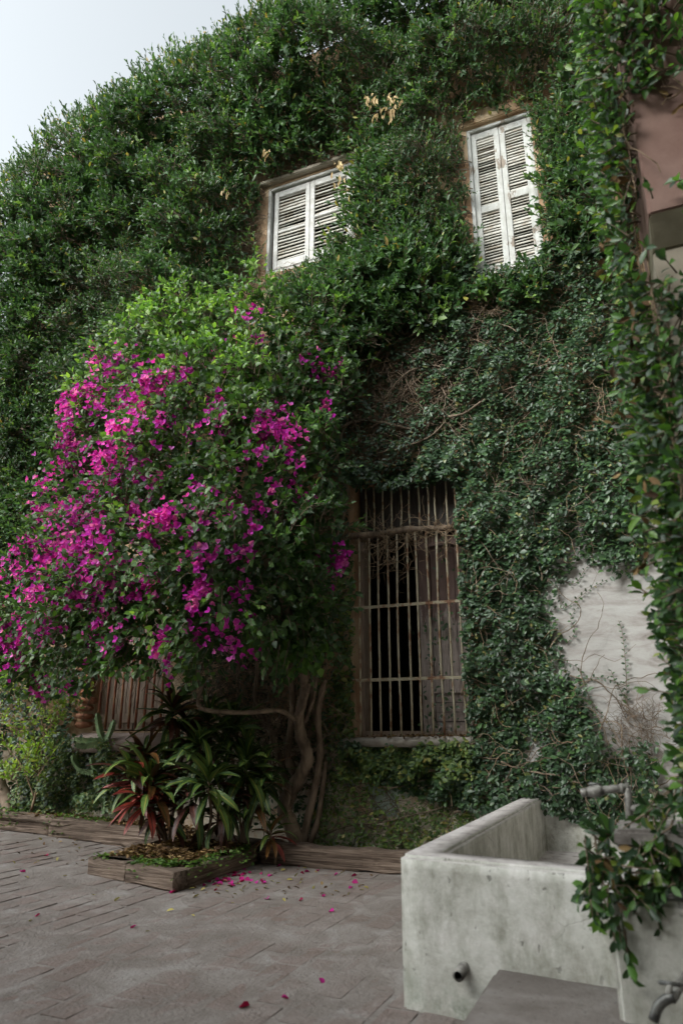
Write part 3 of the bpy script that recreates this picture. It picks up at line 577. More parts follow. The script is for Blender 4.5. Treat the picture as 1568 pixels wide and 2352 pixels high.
def shoots(pos, dirs, length, nleaf, L, W, up=.5, spread=.95, droop=0, tmpl=LEAF_T, jit=.18):
    """leaves set alternately round short shoots; returns leaf arrays and shoot paths"""
    n = len(pos); dirs = unit(dirs); t = (np.arange(nleaf)+.6)/nleaf
    a = unit(np.cross(dirs, R.normal(size=(n, 3)))); b2 = np.cross(dirs, a)
    ph = R.uniform(0, 6.28, n)[:, None]+np.arange(nleaf)[None]*2.4
    sag = np.array([0, 0, -1.])*droop
    P = pos[:, None]+dirs[:, None]*(t[None, :, None]*length[:, None, None])+sag*(t**2)[None, :, None]*length[:, None, None]
    rad = a[:, None]*np.cos(ph)[..., None]+b2[:, None]*np.sin(ph)[..., None]
    tip = np.clip(t, 0, 1)[None, :, None]
    ld = unit(rad*spread*(1.15-tip*.7)+dirs[:, None]*(.55+tip*.8)+np.array([0, 0, up*.35])+R.normal(0, jit, P.shape))
    nr = unit(dirs[:, None]*.6-rad*.5+np.array([-.1, -.6, .55])+R.normal(0, .22, P.shape))
    m = n*nleaf; LL = np.repeat(L, nleaf)*R.uniform(.65, 1.1, m)*np.tile(np.interp(t, [0, .6, 1], [1, 1, .7]), n); WW = LL*np.repeat(W/L, nleaf)
    k = 5; tt = np.linspace(-.35, .95, k); path = pos[:, None]+dirs[:, None]*(tt[None, :, None]*length[:, None, None])+sag*(tt**2)[None, :, None]*length[:, None, None]
    return P.reshape(-1, 3), ld.reshape(-1, 3), nr.reshape(-1, 3), LL, WW, path
fig = root('climbing_fig', (-4, -.2, 0), 'dense glossy dark green climbing fig covering the upper wall to the skyline', 'climber')
x, z = wallpts(44000, -9.2, 1.0, 2.4, 11.2)
d = bush_depth(x, z); pos = np.stack([x, -d, z], -1); px, py = proj(pos); wx, wz = proj(np.stack([x, 0*x, z], -1))
ok = inpoly(px, py, BUSH) & (py > silh(px)+14+26*R.random(len(px))) & (px > -140) & (py > -260) & (px < 1420)
for h, mg in ((WL, .05), (WR, .02)): ok &= ~((rectdist(x, z, h) < mg)) & ~((rectdist(x, z, h) < .20) & (z < h[2]) & (x < h[0]+.75*(h[1]-h[0])))
# thinner near the windows, and the bare patch left of the left-hand window
dw = rectdist(x, z, WL); ok &= ~((dw < .34) & (x < -3.3) & (z < 6.9) & (R.random(len(x)) < .75)); ok &= ~((dw < .30) & (z > 7.0) & (R.random(len(x)) < .55)); ok &= ~((dw < .25) & (z < 5.9) & (x < -2.9) & (R.random(len(x)) < .6))
dw2 = rectdist(x, z, WR); ok &= ~((dw2 < .24) & (z > 6.9) & (R.random(len(x)) < .6))
edge = (x < -7.7); ok &= ~(edge & (R.random(len(x)) < .55))
pos, px, py = pos[ok], px[ok], py[ok]; n = len(pos)
top = np.clip((120-(py-silh(px)))/120, 0, 1)
dirs = np.stack([R.normal(-.12, .6, n)+.35*nd2(pos[:, 0]*.7+9, pos[:, 2]*.7), -.75+.35*top+R.normal(0, .3, n), .25+.85*top+R.normal(0, .5, n)], -1)
fsz = np.clip(1+.16*nd3(pos[:, 0], pos[:, 2])+R.normal(0, .14, n), .6, 1.5); ln = R.uniform(.10, .26, n)*(1+.35*top); P, ld, nr, LL, WW, path = shoots(pos, dirs, ln, 8, R.uniform(.062, .084, n)*fsz, R.uniform(.032, .043, n)*fsz, up=.5, jit=.28)
# overhanging shoots that cover the right part of the left-hand window
nx_ = 170; xx = R.uniform(-2.75, -2.15, nx_); zz = R.uniform(5.7, 7.0, nx_); keep = (xx > -2.60+(zz-5.75)*.33); xx, zz = xx[keep], zz[keep]; nn_ = len(xx)
q = np.stack([xx+.12, R.uniform(-.20, -.06, nn_), zz], -1); dd = np.stack([R.normal(-.7, .3, nn_), R.normal(-.35, .25, nn_), R.normal(.35, .3, nn_)], -1)
P2, l2, r2, L2, W2, path2 = shoots(q, dd, R.uniform(.15, .3, nn_), 8, R.uniform(.075, .10, nn_), R.uniform(.034, .044, nn_))
nt_ = 420; tu = R.uniform(-60, 760, nt_); q3 = np.array([at(a, silh(a)+R.uniform(8, 34), 1, -R.uniform(.15, .55)) for a in tu]); d3_ = np.stack([R.normal(-.25, .3, nt_), R.normal(-.15, .25, nt_), R.uniform(.6, 1.2, nt_)], -1)
P4, l4, r4, L4, W4, path4 = shoots(q3, d3_, R.uniform(.18, .42, nt_), 9, R.uniform(.075, .105, nt_), R.uniform(.034, .046, nt_), up=.6, spread=.7)
P2, l2, r2, L2, W2, path2 = [np.concatenate(z_) for z_ in zip((P2, l2, r2, L2, W2, path2), (P4, l4, r4, L4, W4, path4))]
# a flat inner layer against the wall so the mass is closed
xi, zi = wallpts(42000, -8.1, .8, 2.6, 9.6); di = bush_depth(xi, zi)*R.uniform(.1, .75, len(xi)); pi = np.stack([xi, -di-.02, zi], -1); ax, ay = proj(pi); bx, by = proj(np.stack([xi, -bush_depth(xi, zi), zi], -1))
oki = inpoly(bx, by, BUSH) & (by > silh(bx)+30) & (ax > -120) & (ay > -150)
for h in (WL, WR): oki &= rectdist(xi, zi, h) > .06
oki &= ~((rectdist(xi, zi, WL) < .32) & (xi < -3.3) & (R.random(len(xi)) < .8)); oki &= ~((rectdist(xi, zi, WR) < .26) & (zi > 6.9) & (R.random(len(xi)) < .75)); oki &= ~((rectdist(xi, zi, WL) < .28) & (zi > 7) & (R.random(len(xi)) < .7))
pi = pi[oki]; m = len(pi); li = unit(np.stack([R.normal(0, .6, m), R.normal(-.4, .4, m), R.normal(.1, .7, m)], -1)); ri = unit(np.stack([R.normal(0, .3, m), -np.ones(m), R.normal(.5, .3, m)], -1))
PP = np.concatenate([P, P2, pi]); LD = np.concatenate([ld, l2, li]); NR = np.concatenate([nr, r2, ri]); LLL = np.concatenate([LL, L2, R.uniform(.06, .095, m)]); WWW = np.concatenate([WW, W2, R.uniform(.034, .050, m)])
rn = R.random(len(PP)); yl = R.random(len(PP)); sh = R.random(n); sh8 = np.repeat(sh, 8); r8 = rn[:len(sh8)]; r8 = np.where(sh8 > .93, .86+.07*r8, sh8*.55+r8*.35); rn[:len(sh8)] = r8; rn[yl > .985] = R.uniform(.95, 1, (yl > .985).sum())
leaf_things('leaf', fig, FIG, PP, LD, NR, LLL, WWW, rn, score=-np.linalg.norm(PP-CC, axis=1)*np.where(LLL > .07, 1, 2)-R.random(len(PP))*5)
dc = np.concatenate([np.array([at(a+R.normal(0, sx_), c+R.normal(0, sy_), 1, -R.uniform(.25, .5)) for _ in range(k_)]) for a, c, sx_, sy_, k_ in ((900, 240, 14, 16, 46), (855, 222, 8, 6, 14), (612, 350, 6, 6, 8), (522, 440, 6, 6, 8), (775, 385, 8, 14, 16))]); m = len(dc)
leaf_things('dead_leaf', fig, STRAW, dc, unit(np.stack([R.normal(0, .3, m), R.normal(-.2, .2, m), R.normal(-1, .3, m)], -1)), unit(R.normal(0, .5, (m, 3))+np.array([0, -1, .3])), R.uniform(.07, .12, m), R.uniform(.02, .035, m), R.random(m), n_obj=100)
pa = np.concatenate([path, path2]); V, T = tubes_np(pa, np.broadcast_to(np.linspace(.006, .002, pa.shape[1]), pa.shape[:2]), 3)
tag(link('twigs', mesh_tri('twigs', V, T), STEM, fig), kind='stuff')
print('fig leaves', len(PP))
def wallstems(n, sampler, length, step, rad, wander=.35, y=(-.012, -.06), bias=(0, 1)):
    K = int(length/step); out = []; xs, zs = sampler(n); ang = np.arctan2(bias[1], bias[0])+R.normal(0, .9, n); P = np.zeros((n, K, 3)); yy = R.uniform(y[1], y[0], n)
    for k in range(K):
        P[:, k] = np.stack([xs, yy+.012*np.sin(k*.9+ang*7), zs], -1); ang = ang+R.normal(0, wander, n); xs = xs+np.cos(ang)*step; zs = zs+np.sin(ang)*step
    return P
def px_sampler(poly_px, dens=None):
    c = np.array([at(u, v, 1, 0) for u, v in poly_px]); x0, x1, z0, z1 = c[:, 0].min(), c[:, 0].max(), c[:, 2].min(), c[:, 2].max()
    def f(n):
        X, Z = np.zeros(0), np.zeros(0)
        while len(X) < n:
            a, b_ = wallpts(n*3, x0, x1, z0, z1); u, v = proj(np.stack([a, 0*a, b_], -1)); k = inpoly(u, v, poly_px)
            if dens is not None: k &= R.random(len(a)) < dens(u, v)
            X, Z = np.concatenate([X, a[k]]), np.concatenate([Z, b_[k]])
        return X[:n], Z[:n]
    return f
def stem_mass(name, parent, P, r0, r1, mat=STEM, n=4, holes_=(WL, WR, WG, WS)):
    keep = np.ones(len(P), bool)
    for h in holes_: keep &= ~((rectdist(P[..., 0], P[..., 2], h) < -.05).any(1))
    P = P[keep]; K = P.shape[1]; rr = R.uniform(r0, r1, len(P))[:, None]*np.linspace(1, .45, K)[None]
    V, T = tubes_np(P, rr, n); return tag(link(name, mesh_tri(name, V, T), mat, parent), kind='stuff')
dryp = [(555, 500), (620, 430), (760, 370), (800, 400), (790, 350), (640, 380), (560, 470), (530, 640), (620, 660), (700, 650), (720, 620), (600, 640)]
stem_mass('dry_tendrils', fig, wallstems(340, px_sampler([(555, 470), (606, 440), (604, 640), (700, 625), (720, 660), (560, 680), (530, 600)]), .45, .03, .001, .5), .0022, .005, DRYSTEM, 3)
stem_mass('dry_tendrils', fig, wallstems(160, px_sampler([(590, 420), (770, 345), (790, 375), (620, 425)]), .4, .03, .001, .5), .002, .0045, DRYSTEM, 3)

# ------------------------------------------------------------------ flat creeper on the lower wall
crp = root('wall_creeper', (-.9, -.05, 0), 'flat dark green creeper clinging round the barred window and down to the basin', 'climber')
CRE = [(770, 600), (1460, 560), (1520, 1900), (1500, 1960), (1240, 1850), (1210, 1830), (1150, 1865), (1060, 1855), (930, 1820), (800, 1760), (790, 1700), (1095, 1720), (1068, 1640), (1050, 1300), (1040, 1110), (940, 1105), (870, 1125), (800, 1105), (770, 1000), (800, 850)]
BARE = [(1340, 1270), (1400, 1330), (1480, 1310), (1560, 1250), (1560, 1720), (1470, 1700), (1400, 1715), (1370, 1640), (1345, 1570), (1300, 1540), (1290, 1440), (1270, 1400), (1290, 1340)]
nc1, nc2 = Noise2(.8, seed=21), Noise2(.3, seed=22)
def cdens(u, v):
    d = np.ones_like(u)
    d *= np.where(inpoly(u, v, [(1415+(a-1415)*.99, 1500+(c-1500)*.98) for a, c in BARE]), .0, 1)
    e = np.exp(-(((u-900)/140)**2+((v-920)/170)**2)); d *= 1-.72*e            # bare woody patch left of centre
    e = np.exp(-(((u-840)/70)**2+((v-1060)/70)**2)); d *= 1-.6*e
    ring = [(BARE[i][0]+(BARE[i][0]-1410)*.22, BARE[i][1]+(BARE[i][1]-1500)*.16) for i in range(len(BARE))]
    d *= np.where(inpoly(u, v, ring), .35, 1)
    return np.clip(d, 0, 1)
def creeper_leaves(n, poly, dens, L0, L1, depth, holes_=(WL, WR, WG, WS), clump=True, ratio=(.55, .72)):
    x, z = px_sampler(poly, dens)(n)
    k = np.ones(n, bool)
    if clump: k &= (nc1(x, z)*.5+nc2(x, z)*.6+R.normal(0, .6, n)) > -1.9
    for h in holes_: k &= rectdist(x, z, h) > -.02
    x, z = x[k], z[k]; n = len(x); dm = depth*(1+.5*nc1(x, z)+.5*nc2(x, z)); y = -np.clip(dm, .012, None)*R.uniform(.1, 1.0, n)-.008
    ang = R.normal(-.9, 1.0, n); d = unit(np.stack([np.sin(ang)*.8, R.normal(-.35, .25, n), -np.cos(ang)*.55+R.normal(0, .35, n)], -1))
    nr = unit(np.stack([R.normal(0, .35, n), -np.ones(n), R.normal(.55, .4, n)], -1)); L = R.uniform(L0, L1, n)*(1+.15*nc2(x*3, z*3)); return np.stack([x, y, z], -1), d, nr, L, L*R.uniform(*ratio, n)
c1 = creeper_leaves(46000, CRE, cdens, .030, .054, .09)
LOWL = [(-120, 1250), (200, 1250), (230, 1560), (185, 1600), (175, 1690), (290, 1720), (300, 1840), (-60, 1880), (-120, 1700)]
c2 = creeper_leaves(6500, LOWL, None, .045, .07, .14)
BELOW = [(290, 1715), (420, 1720), (420, 1850), (290, 1850)]
c3 = creeper_leaves(1500, BELOW, None, .035, .055, .06)
HID = [(420, 1380), (800, 1100), (830, 1500), (800, 1700), (740, 1900), (560, 1900), (420, 1700)]
c4 = creeper_leaves(3600, HID, None, .035, .055, .05)
# trailing strands over the white patch, with leaves two by two
strands = [[(1440, 1620), (1438, 1560), (1434, 1500), (1428, 1450), (1420, 1425)], [(1440, 1615), (1424, 1585), (1410, 1560), (1403, 1540)], [(1345, 1560), (1375, 1556), (1400, 1562), (1430, 1572)], [(1270, 1400), (1300, 1395), (1330, 1372), (1360, 1350), (1395, 1330)], [(1285, 1330), (1320, 1340), (1350, 1300), (1385, 1290), (1420, 1310)], [(1300, 1480), (1320, 1450), (1310, 1420), (1330, 1390)], [(1330, 1540), (1345, 1580), (1360, 1620), (1390, 1650), (1410, 1690)], [(1280, 1520), (1310, 1525), (1335, 1540)], [(1290, 1300), (1280, 1360), (1300, 1400)]]
sp, sdv, snr, sL = [], [], [], []; spath = []
for s_ in strands:
    W3 = spline([at(u, v, 1, -.012) for u, v in s_], 8); spath.append(W3)
    seg = np.linalg.norm(np.diff(W3, axis=0), axis=1); acc = np.concatenate([[0], np.cumsum(seg)])
    for i_, s0 in enumerate(np.arange(.01, acc[-1], .024 if len(s_) > 3 else .03)):
        p = np.array([np.interp(s0, acc, W3[:, a]) for a in range(3)]); j = min(np.searchsorted(acc, s0), len(seg)-1); t = (W3[j+1]-W3[j])/max(seg[j], 1e-6); side = np.array([t[2], 0, -t[0]])*(1 if i_ % 2 else -1)
        sp.append(p+np.array([0, -.01, 0])); sdv.append(side+t*.5+np.array([0, -.3, 0])+R.normal(0, .2, 3)); snr.append(np.array([0, -1, .5])+R.normal(0, .25, 3)); sL.append(random.uniform(.028, .042)*(1-.35*s0/acc[-1]))
sp, sdv, snr, sL = map(np.array, (sp, sdv, snr, sL))
c5 = creeper_leaves(6500, [(200, 900), (420, 720), (800, 720), (820, 1100), (780, 1500), (250, 1560), (180, 1250)], None, .06, .09, .12)
C_ = [np.concatenate(a) for a in zip(c1, c2, c3, c4, c5, (sp, sdv, unit(snr), sL, sL*.62))]
leaf_things('leaf', crp, CREEP, C_[0], C_[1], C_[2], C_[3], C_[4], R.random(len(C_[0])), score=C_[3]/np.linalg.norm(C_[0]-CC, axis=1)+(np.arange(len(C_[0])) >= len(C_[0])-len(sp))*1.0)
for W3 in spath:
    m_ = MB(); m_.tube(W3, np.linspace(.0028, .0014, len(W3)), 5); link('runner', m_.mesh('runner', 0, True), STEM, crp)
print('creeper', len(C_[0]))
stem_mass('runners', crp, wallstems(300, px_sampler(CRE, cdens), .8, .05, .001, .35, (-.02, -.10)), .002, .0055)
stem_mass('runners', crp, wallstems(150, px_sampler(CRE, cdens), .5, .035, .001, .5, (-.06, -.13)), .0018, .004, DRYSTEM)
woody = px_sampler([(770, 780), (1050, 700), (1080, 900), (1000, 1050), (880, 1100), (790, 1180), (760, 1000)])
stem_mass('woody_runners', crp, wallstems(300, woody, .9, .05, .001, .35, (-.012, -.07), (1, .35)), .0035, .009, BARK)
stem_mass('woody_runners', crp, wallstems(140, px_sampler([(760, 700), (1100, 640), (1090, 760), (860, 900), (770, 900)]), .8, .05, .001, .3, (-.012, -.07), (1, .6)), .003, .008, DRYSTEM)
stem_mass('dry_tendrils', crp, wallstems(150, px_sampler([(770, 1080), (830, 1090), (830, 1240), (780, 1300), (750, 1200)]), .5, .035, .001, .5, (-.02, -.1), (0, -1)), .002, .005, DRYSTEM, 3)
stem_mass('dry_tendrils', crp, wallstems(90, px_sampler([(820, 1205), (1050, 1190), (1060, 1235), (820, 1245)]), .35, .025, .001, .5, (-.03, -.08), (0, -.6)), .0022, .0045, DRYSTEM, 3, (WL, WR, WS))
stem_mass('dry_tendrils', crp, wallstems(26, px_sampler([(870, 1230), (945, 1230), (940, 1300), (880, 1300)]), .5, .028, .001, .45, (-.05, -.08), (0, -1)), .0022, .0042, DRYSTEM, 3, (WL, WR, WS))
stem_mass('dead_sprigs', crp, wallstems(120, px_sampler([(1410, 1640), (1480, 1600), (1540, 1700), (1480, 1760), (1420, 1720)]), .22, .02, .001, .6, (-.02, -.08)), .0015, .003, BARK, 3)
# leaves wandering over the grate and the closed leaf
tl = creeper_leaves(900, [(815, 1075), (1050, 1055), (1055, 1112), (1000, 1112), (900, 1130), (820, 1130)], None, .04, .06, .16, (WL, WR, WS), False); leaf_things('leaf', crp, CREEP, *tl, R.random(len(tl[0])), n_obj=0, mass='fringe')
gl = np.array([at(u+R.normal(0, 16), v+R.normal(0, 22), 1, .14) for u, v in [(990, 1420), (1010, 1460), (985, 1440), (1000, 1500), (1005, 1530), (1035, 1440), (1010, 1590), (1000, 1640), (1020, 1660), (990, 1670), (1050, 1660), (1045, 1620), (1030, 1400), (1010, 1250), (1020, 1300)] for _ in range(9)])
m = len(gl); leaf_things('leaf', crp, CREEP, gl, unit(np.stack([R.normal(0, .7, m), R.normal(-.3, .2, m), R.normal(-.4, .5, m)], -1)), unit(np.stack([R.normal(0, .3, m), -np.ones(m), R.normal(.4, .3, m)], -1)), R.uniform(.03, .05, m), R.uniform(.02, .032, m), R.random(m), n_obj=0, mass='sprigs')
# big old stems crossing the wall
for pts, r_ in (([(770, 985), (830, 965), (900, 975), (950, 985), (1010, 960), (1060, 950), (1150, 900), (1220, 880)], .017), ([(790, 870), (830, 880), (850, 840), (880, 800), (960, 760), (1040, 690)], .014), ([(765, 1260), (790, 1180), (800, 1130), (775, 1080), (780, 1020), (800, 960)], .016), ([(1060, 1600), (1075, 1520), (1090, 1470), (1085, 1400)], .009), ([(870, 1040), (930, 1025), (990, 1000), (1030, 960)], .012), ([(960, 1775), (1010, 1765), (1050, 1730), (1090, 1705), (1110, 1680)], .013), ([(1040, 1870), (1090, 1850), (1130, 1815), (1170, 1790)], .011), ([(1060, 620), (1030, 690), (985, 745), (940, 790)], .010), ([(880, 920), (930, 860), (990, 840), (1060, 850), (1130, 820)], .010), ([(1150, 1750), (1200, 1770), (1270, 1780), (1330, 1800)], .010)):
    m_ = MB(); W3 = spline([at(u, v, 1, random.uniform(-.11, -.05)) for u, v in pts], 6); W3 = W3+R.normal(0, .004, W3.shape); m_.tube(W3, np.linspace(r_, r_*.55, len(W3)), 7); link('stem', m_.mesh('stem', 0, True), STEM, crp)
# small-leafed creeper at the foot of the wall
sml = root('small_creeper', (-1.9, -.05, .1), 'yellow-green small-leafed creeper on the peeling wall below the barred window', 'climber')
FOOT = [(735, 1730), (800, 1715), (930, 1740), (1060, 1760), (1130, 1840), (1080, 1890), (940, 1960), (740, 1960), (700, 1960), (720, 1840)]
def fdens(u, v):
    k = .62*np.ones_like(u)
    for cx, cy, rx, ry, a in ((900, 1840, 60, 30, .9), (760, 1740, 22, 60, .95), (860, 1900, 50, 30, .6), (790, 1900, 30, 60, .5), (960, 1830, 40, 25, .8), (830, 1790, 20, 20, .5)): k *= 1-a*np.exp(-(((u-cx)/rx)**2+((v-cy)/ry)**2))
    return np.clip(k, 0, 1)
f1 = creeper_leaves(2500, FOOT, fdens, .026, .042, .05); f2 = creeper_leaves(2500, [(790, 1722), (880, 1716), (950, 1704), (1090, 1700), (1100, 1790), (800, 1790)], None, .03, .05, .12)
f3 = creeper_leaves(600, [(700, 1560), (812, 1560), (815, 1720), (735, 1720)], None, .025, .04, .05); f4 = creeper_leaves(4200, [(90, 1690), (290, 1700), (300, 1860), (60, 1870)], None, .028, .04, .16)
f5 = creeper_leaves(500, [(780, 1240), (815, 1260), (822, 1690), (770, 1700)], None, .035, .06, .06)
C_ = [np.concatenate(a) for a in zip(f1, f2, f3, f4, f5)]
leaf_things('leaf', sml, SMALL, C_[0], C_[1], C_[2], C_[3], C_[4], R.random(len(C_[0])), n_obj=280)
stem_mass('runners', sml, wallstems(110, px_sampler(FOOT), .6, .04, .001, .4, (-.01, -.05), (1, .1)), .0018, .0045)
for pts, r_ in (([(700, 1800), (760, 1830), (830, 1800), (900, 1810), (980, 1790)], .008), ([(720, 1930), (790, 1900), (870, 1890), (960, 1870), (1040, 1850)], .008), ([(745, 1900), (770, 1850), (765, 1790), (800, 1750)], .007)):
    m_ = MB(); W3 = spline([at(u, v, 1, -.05) for u, v in pts], 6)+0; m_.tube(W3, np.linspace(r_, r_*.5, len(W3)), 6); link('stem', m_.mesh('stem', 0, True), STEM, sml)

# ------------------------------------------------------------------ bougainvillea
bou = root('bougainvillea', (-2.74, -.2, .1), 'huge arching bougainvillea with magenta flowers over a twisted trunk', 'bougainvillea')
CL = [(430, 780, -.6, .45), (600, 770, -.5, .45), (725, 770, -.45, .33), (785, 830, -.38, .22), (330, 870, -.8, .42), (480, 920, -.95, .5), (620, 930, -.8, .45), (265, 990, -.95, .40), (400, 1080, -1.15, .5), (550, 1100, -1.1, .5), (670, 1080, -.8, .38), (715, 930, -.6, .32), (205, 1150, -1.0, .36), (330, 1250, -1.25, .5), (480, 1280, -1.25, .5), (620, 1260, -1.0, .42), (715, 1230, -.7, .28), (155, 1290, -1.0, .33), (75, 1400, -1.0, .34), (-20, 1450, -1.0, .35), (230, 1380, -1.2, .42), (380, 1400, -1.2, .40), (530, 1390, -1.1, .38), (650, 1390, -.9, .33), (720, 1370, -.7, .25), (120, 1480, -1.0, .28), (300, 1470, -1.1, .25), (440, 1460, -1.1, .25), (690, 1470, -.7, .20), (30, 1530, -.9, .24), (200, 1500, -1.0, .22)]
CP = np.array([at(u, v, 1, y) for u, v, y, r_ in CL]); CRD_ = np.array([c[3] for c in CL])
def sphere_surface(dens, k0=.92, k1=1.06):
    out, no = [], []
    for c, r_ in zip(CP, CRD_):
        n = int(dens*4*np.pi*r_*r_); v = unit(R.normal(size=(n, 3))); v = v[v[:, 1] < .45]; p = c+v*r_*R.uniform(k0, k1, (len(v), 1))
        dd = np.linalg.norm(p[:, None]-CP[None], axis=2)/CRD_[None]; k = (dd.min(1) > .86); out.append(p[k]); no.append(v[k])
    return np.concatenate(out), np.concatenate(no)
SP, SN = sphere_surface(165); nb = len(SP)
bn = Noise2(.5, seed=31); g = bn(SP[:, 0]+SP[:, 1]*.6, SP[:, 2])
k = (g+R.normal(0, .6, nb)) > -.75; SP, SN = SP[k], SN[k]; nb = len(SP)
SP = SP+SN*(.10*bn(SP[:, 0]*1.3, SP[:, 2]*1.3))[:, None]
dirs = unit(SN+np.array([-.15, -.25, .25])+R.normal(0, .4, (nb, 3))); lowk = SN[:, 2] < -.2; dirs[lowk] = unit(dirs[lowk]+np.array([0, -.2, -.5]))
P, ld, nr, LL, WW, path = shoots(SP, dirs, R.uniform(.10, .24, nb), 6, R.uniform(.058, .088, nb), R.uniform(.040, .062, nb), up=-.3, droop=.25, tmpl=HEART_T)
up_ = np.where((SN[:, 2] > .1) & (SN[:, 1] < .3))[0]; pk = R.choice(up_, 110, replace=False); npk = len(pk)
sd_ = unit(SN[pk]*.8+np.array([-.2, -.2, .55])+R.normal(0, .45, (npk, 3))); A5 = shoots(SP[pk], sd_, R.uniform(.2, .42, npk), 11, R.uniform(.05, .075, npk), R.uniform(.036, .052, npk), up=-.3, droop=.45, tmpl=HEART_T); P, ld, nr, LL, WW = [np.concatenate(z_) for z_ in zip((P, ld, nr, LL, WW), A5[:5])]; path = np.concatenate([path, A5[5]])
ii = []; 
for c, r_ in zip(CP, CRD_):
    n = int(560*r_*r_*4); v = unit(R.normal(size=(n, 3))); ii.append(c+v*r_*R.uniform(.45, .9, (n, 1)))
ii = np.concatenate(ii); m = len(ii); PP = np.concatenate([P, ii]); LD = np.concatenate([ld, unit(R.normal(size=(m, 3))+np.array([0, -.3, -.3]))]); NR = np.concatenate([nr, unit(R.normal(0, .5, (m, 3))+np.array([0, -.6, .7]))]); LLL = np.concatenate([LL, R.uniform(.055, .085, m)]); WWW = np.concatenate([WW, R.uniform(.04, .06, m)])
# drop foliage that would hang in front of the small window
u, v = proj(PP); kk = ~((u > 215) & (u < 380) & (v > 1552)) & (v < 1600); PP, LD, NR, LLL, WWW = PP[kk], LD[kk], NR[kk], LLL[kk], WWW[kk]
# lush fresh sprays hanging over the trunk
sg = np.array([at(u+R.normal(0, 22), v+R.normal(0, 22), 1, -.75) for u, v in ((680, 1450), (730, 1480), (640, 1470), (720, 1500), (690, 1500), (600, 1430), (660, 1490)) for _ in range(12)]); m = len(sg)
PP = np.concatenate([PP, sg]); LD = np.concatenate([LD, unit(np.stack([R.normal(0, .5, m), R.normal(-.3, .2, m), R.normal(-1, .3, m)], -1))]); NR = np.concatenate([NR, unit(np.stack([R.normal(0, .3, m), -np.ones(m), R.normal(.5, .3, m)], -1))]); LLL = np.concatenate([LLL, R.uniform(.07, .10, m)]); WWW = np.concatenate([WWW, R.uniform(.055, .075, m)])
u, v = proj(PP); rn = np.clip(R.random(len(PP))*.8+.12*bn(PP[:, 0], PP[:, 2])+np.interp(v, [750, 900, 1000], [.3, .2, 0])*(u < 620)-.12*(u > 600)*(v > 850), 0, 1); rn[-m:] = R.uniform(.6, 1, m)  # crown light put into leaf tone: paler lit top, darker right side
leaf_things('leaf', bou, BOUG, PP, LD, NR, LLL, WWW, rn, HEART_T, score=-np.linalg.norm(PP-CC, axis=1)+LLL*6)
V, T = tubes_np(path, np.broadcast_to(np.linspace(.005, .002, path.shape[1]), path.shape[:2]), 3); tag(link('twigs', mesh_tri('twigs', V, T), STEM, bou), kind='stuff')
print('boug leaves', len(PP))
FP = [(200, 900, 45, 35, .8), (150, 970, 35, 55, 1), (165, 1050, 40, 45, 1), (270, 1000, 60, 60, 1), (250, 830, 45, 30, .45), (330, 870, 60, 40, .35), (410, 890, 60, 35, .7), (460, 900, 50, 30, .5), (345, 960, 60, 50, .8), (400, 980, 50, 35, .6), (300, 930, 70, 30, .7), (345, 1085, 35, 25, .9), (270, 1060, 70, 40, .8), (620, 1010, 50, 35, .9), (640, 1040, 30, 30, .7), (520, 970, 30, 25, .6), (600, 740, 35, 18, .6), (640, 765, 22, 18, .3), (700, 775, 25, 20, .6), (715, 860, 22, 15, .9), (770, 835, 20, 14, .9), (835, 835, 14, 10, .8), (745, 930, 14, 14, .8), (600, 810, 40, 25, .3), (130, 1160, 45, 45, .9), (80, 1200, 30, 25, .8), (170, 1220, 60, 50, .9), (120, 1270, 50, 40, .8), (225, 1270, 50, 75, 1.1), (270, 1170, 60, 40, .8), (330, 1190, 40, 40, .5), (480, 1220, 70, 40, .9), (540, 1140, 40, 25, .8), (500, 1270, 50, 45, .9), (610, 1160, 25, 25, .8), (690, 1150, 30, 30, .35), (455, 1330, 35, 45, .9), (460, 1390, 25, 40, .9), (345, 1340, 18, 30, .9), (270, 1350, 50, 45, .8), (200, 1380, 40, 30, .7), (240, 1440, 45, 45, .8), (250, 1495, 25, 30, .8), (60, 1360, 60, 40, .9), (20, 1400, 50, 50, 1), (90, 1440, 50, 40, .8), (20, 1490, 40, 40, .8), (530, 1430, 30, 22, .8), (375, 1460, 40, 30, .5), (760, 1290, 25, 22, .6), (740, 1090, 14, 14, .4), (600, 1370, 20, 20, .4), (460, 1170, 40, 30, .35), (440, 1560, 12, 12, .9), (100, 1570, 15, 10, .8), (160, 1560, 25, 12, .7), (550, 1480, 30, 18, .4), (300, 1260, 60, 50, .5), (400, 1210, 25, 20, .6), (700, 1050, 30, 20, .2), (470, 840, 60, 40, .15), (530, 1340, 20, 20, .4)]
SP2, SN2 = sphere_surface(900, .98, 1.14); u, v = proj(SP2); pr = np.zeros(len(u))
for cx, cy, rx, ry, wgt in FP: pr = np.maximum(pr, wgt*np.exp(-.9*(((u-cx)/rx)**2+((v-cy)/ry)**2)))
fn = Noise2(.2, seed=41); pr = pr*np.clip(.55+1.1*fn(SP2[:, 0]+SP2[:, 1], SP2[:, 2]), 0, 2.0)
pr = np.where(SN2[:, 1] < .2, pr, 0)**1.1*np.interp(u, [380, 480, 600], [1, .9, .7]); nc_ = 500; ci = R.choice(len(pr), nc_, replace=False, p=pr/pr.sum()); per = R.integers(5, 16, nc_); rep_ = np.repeat(ci, per); spread_ = np.repeat(R.uniform(.03, .065, nc_), per)
FN = unit(SN2[rep_]+R.normal(0, .25, (len(rep_), 3))); FPos = SP2[rep_]+FN*R.uniform(.02, .10, (len(rep_), 1))+R.normal(0, 1, (len(rep_), 3))*spread_[:, None]*np.array([1, .8, 1.3]); nf = len(FPos); print('flowers', nf)
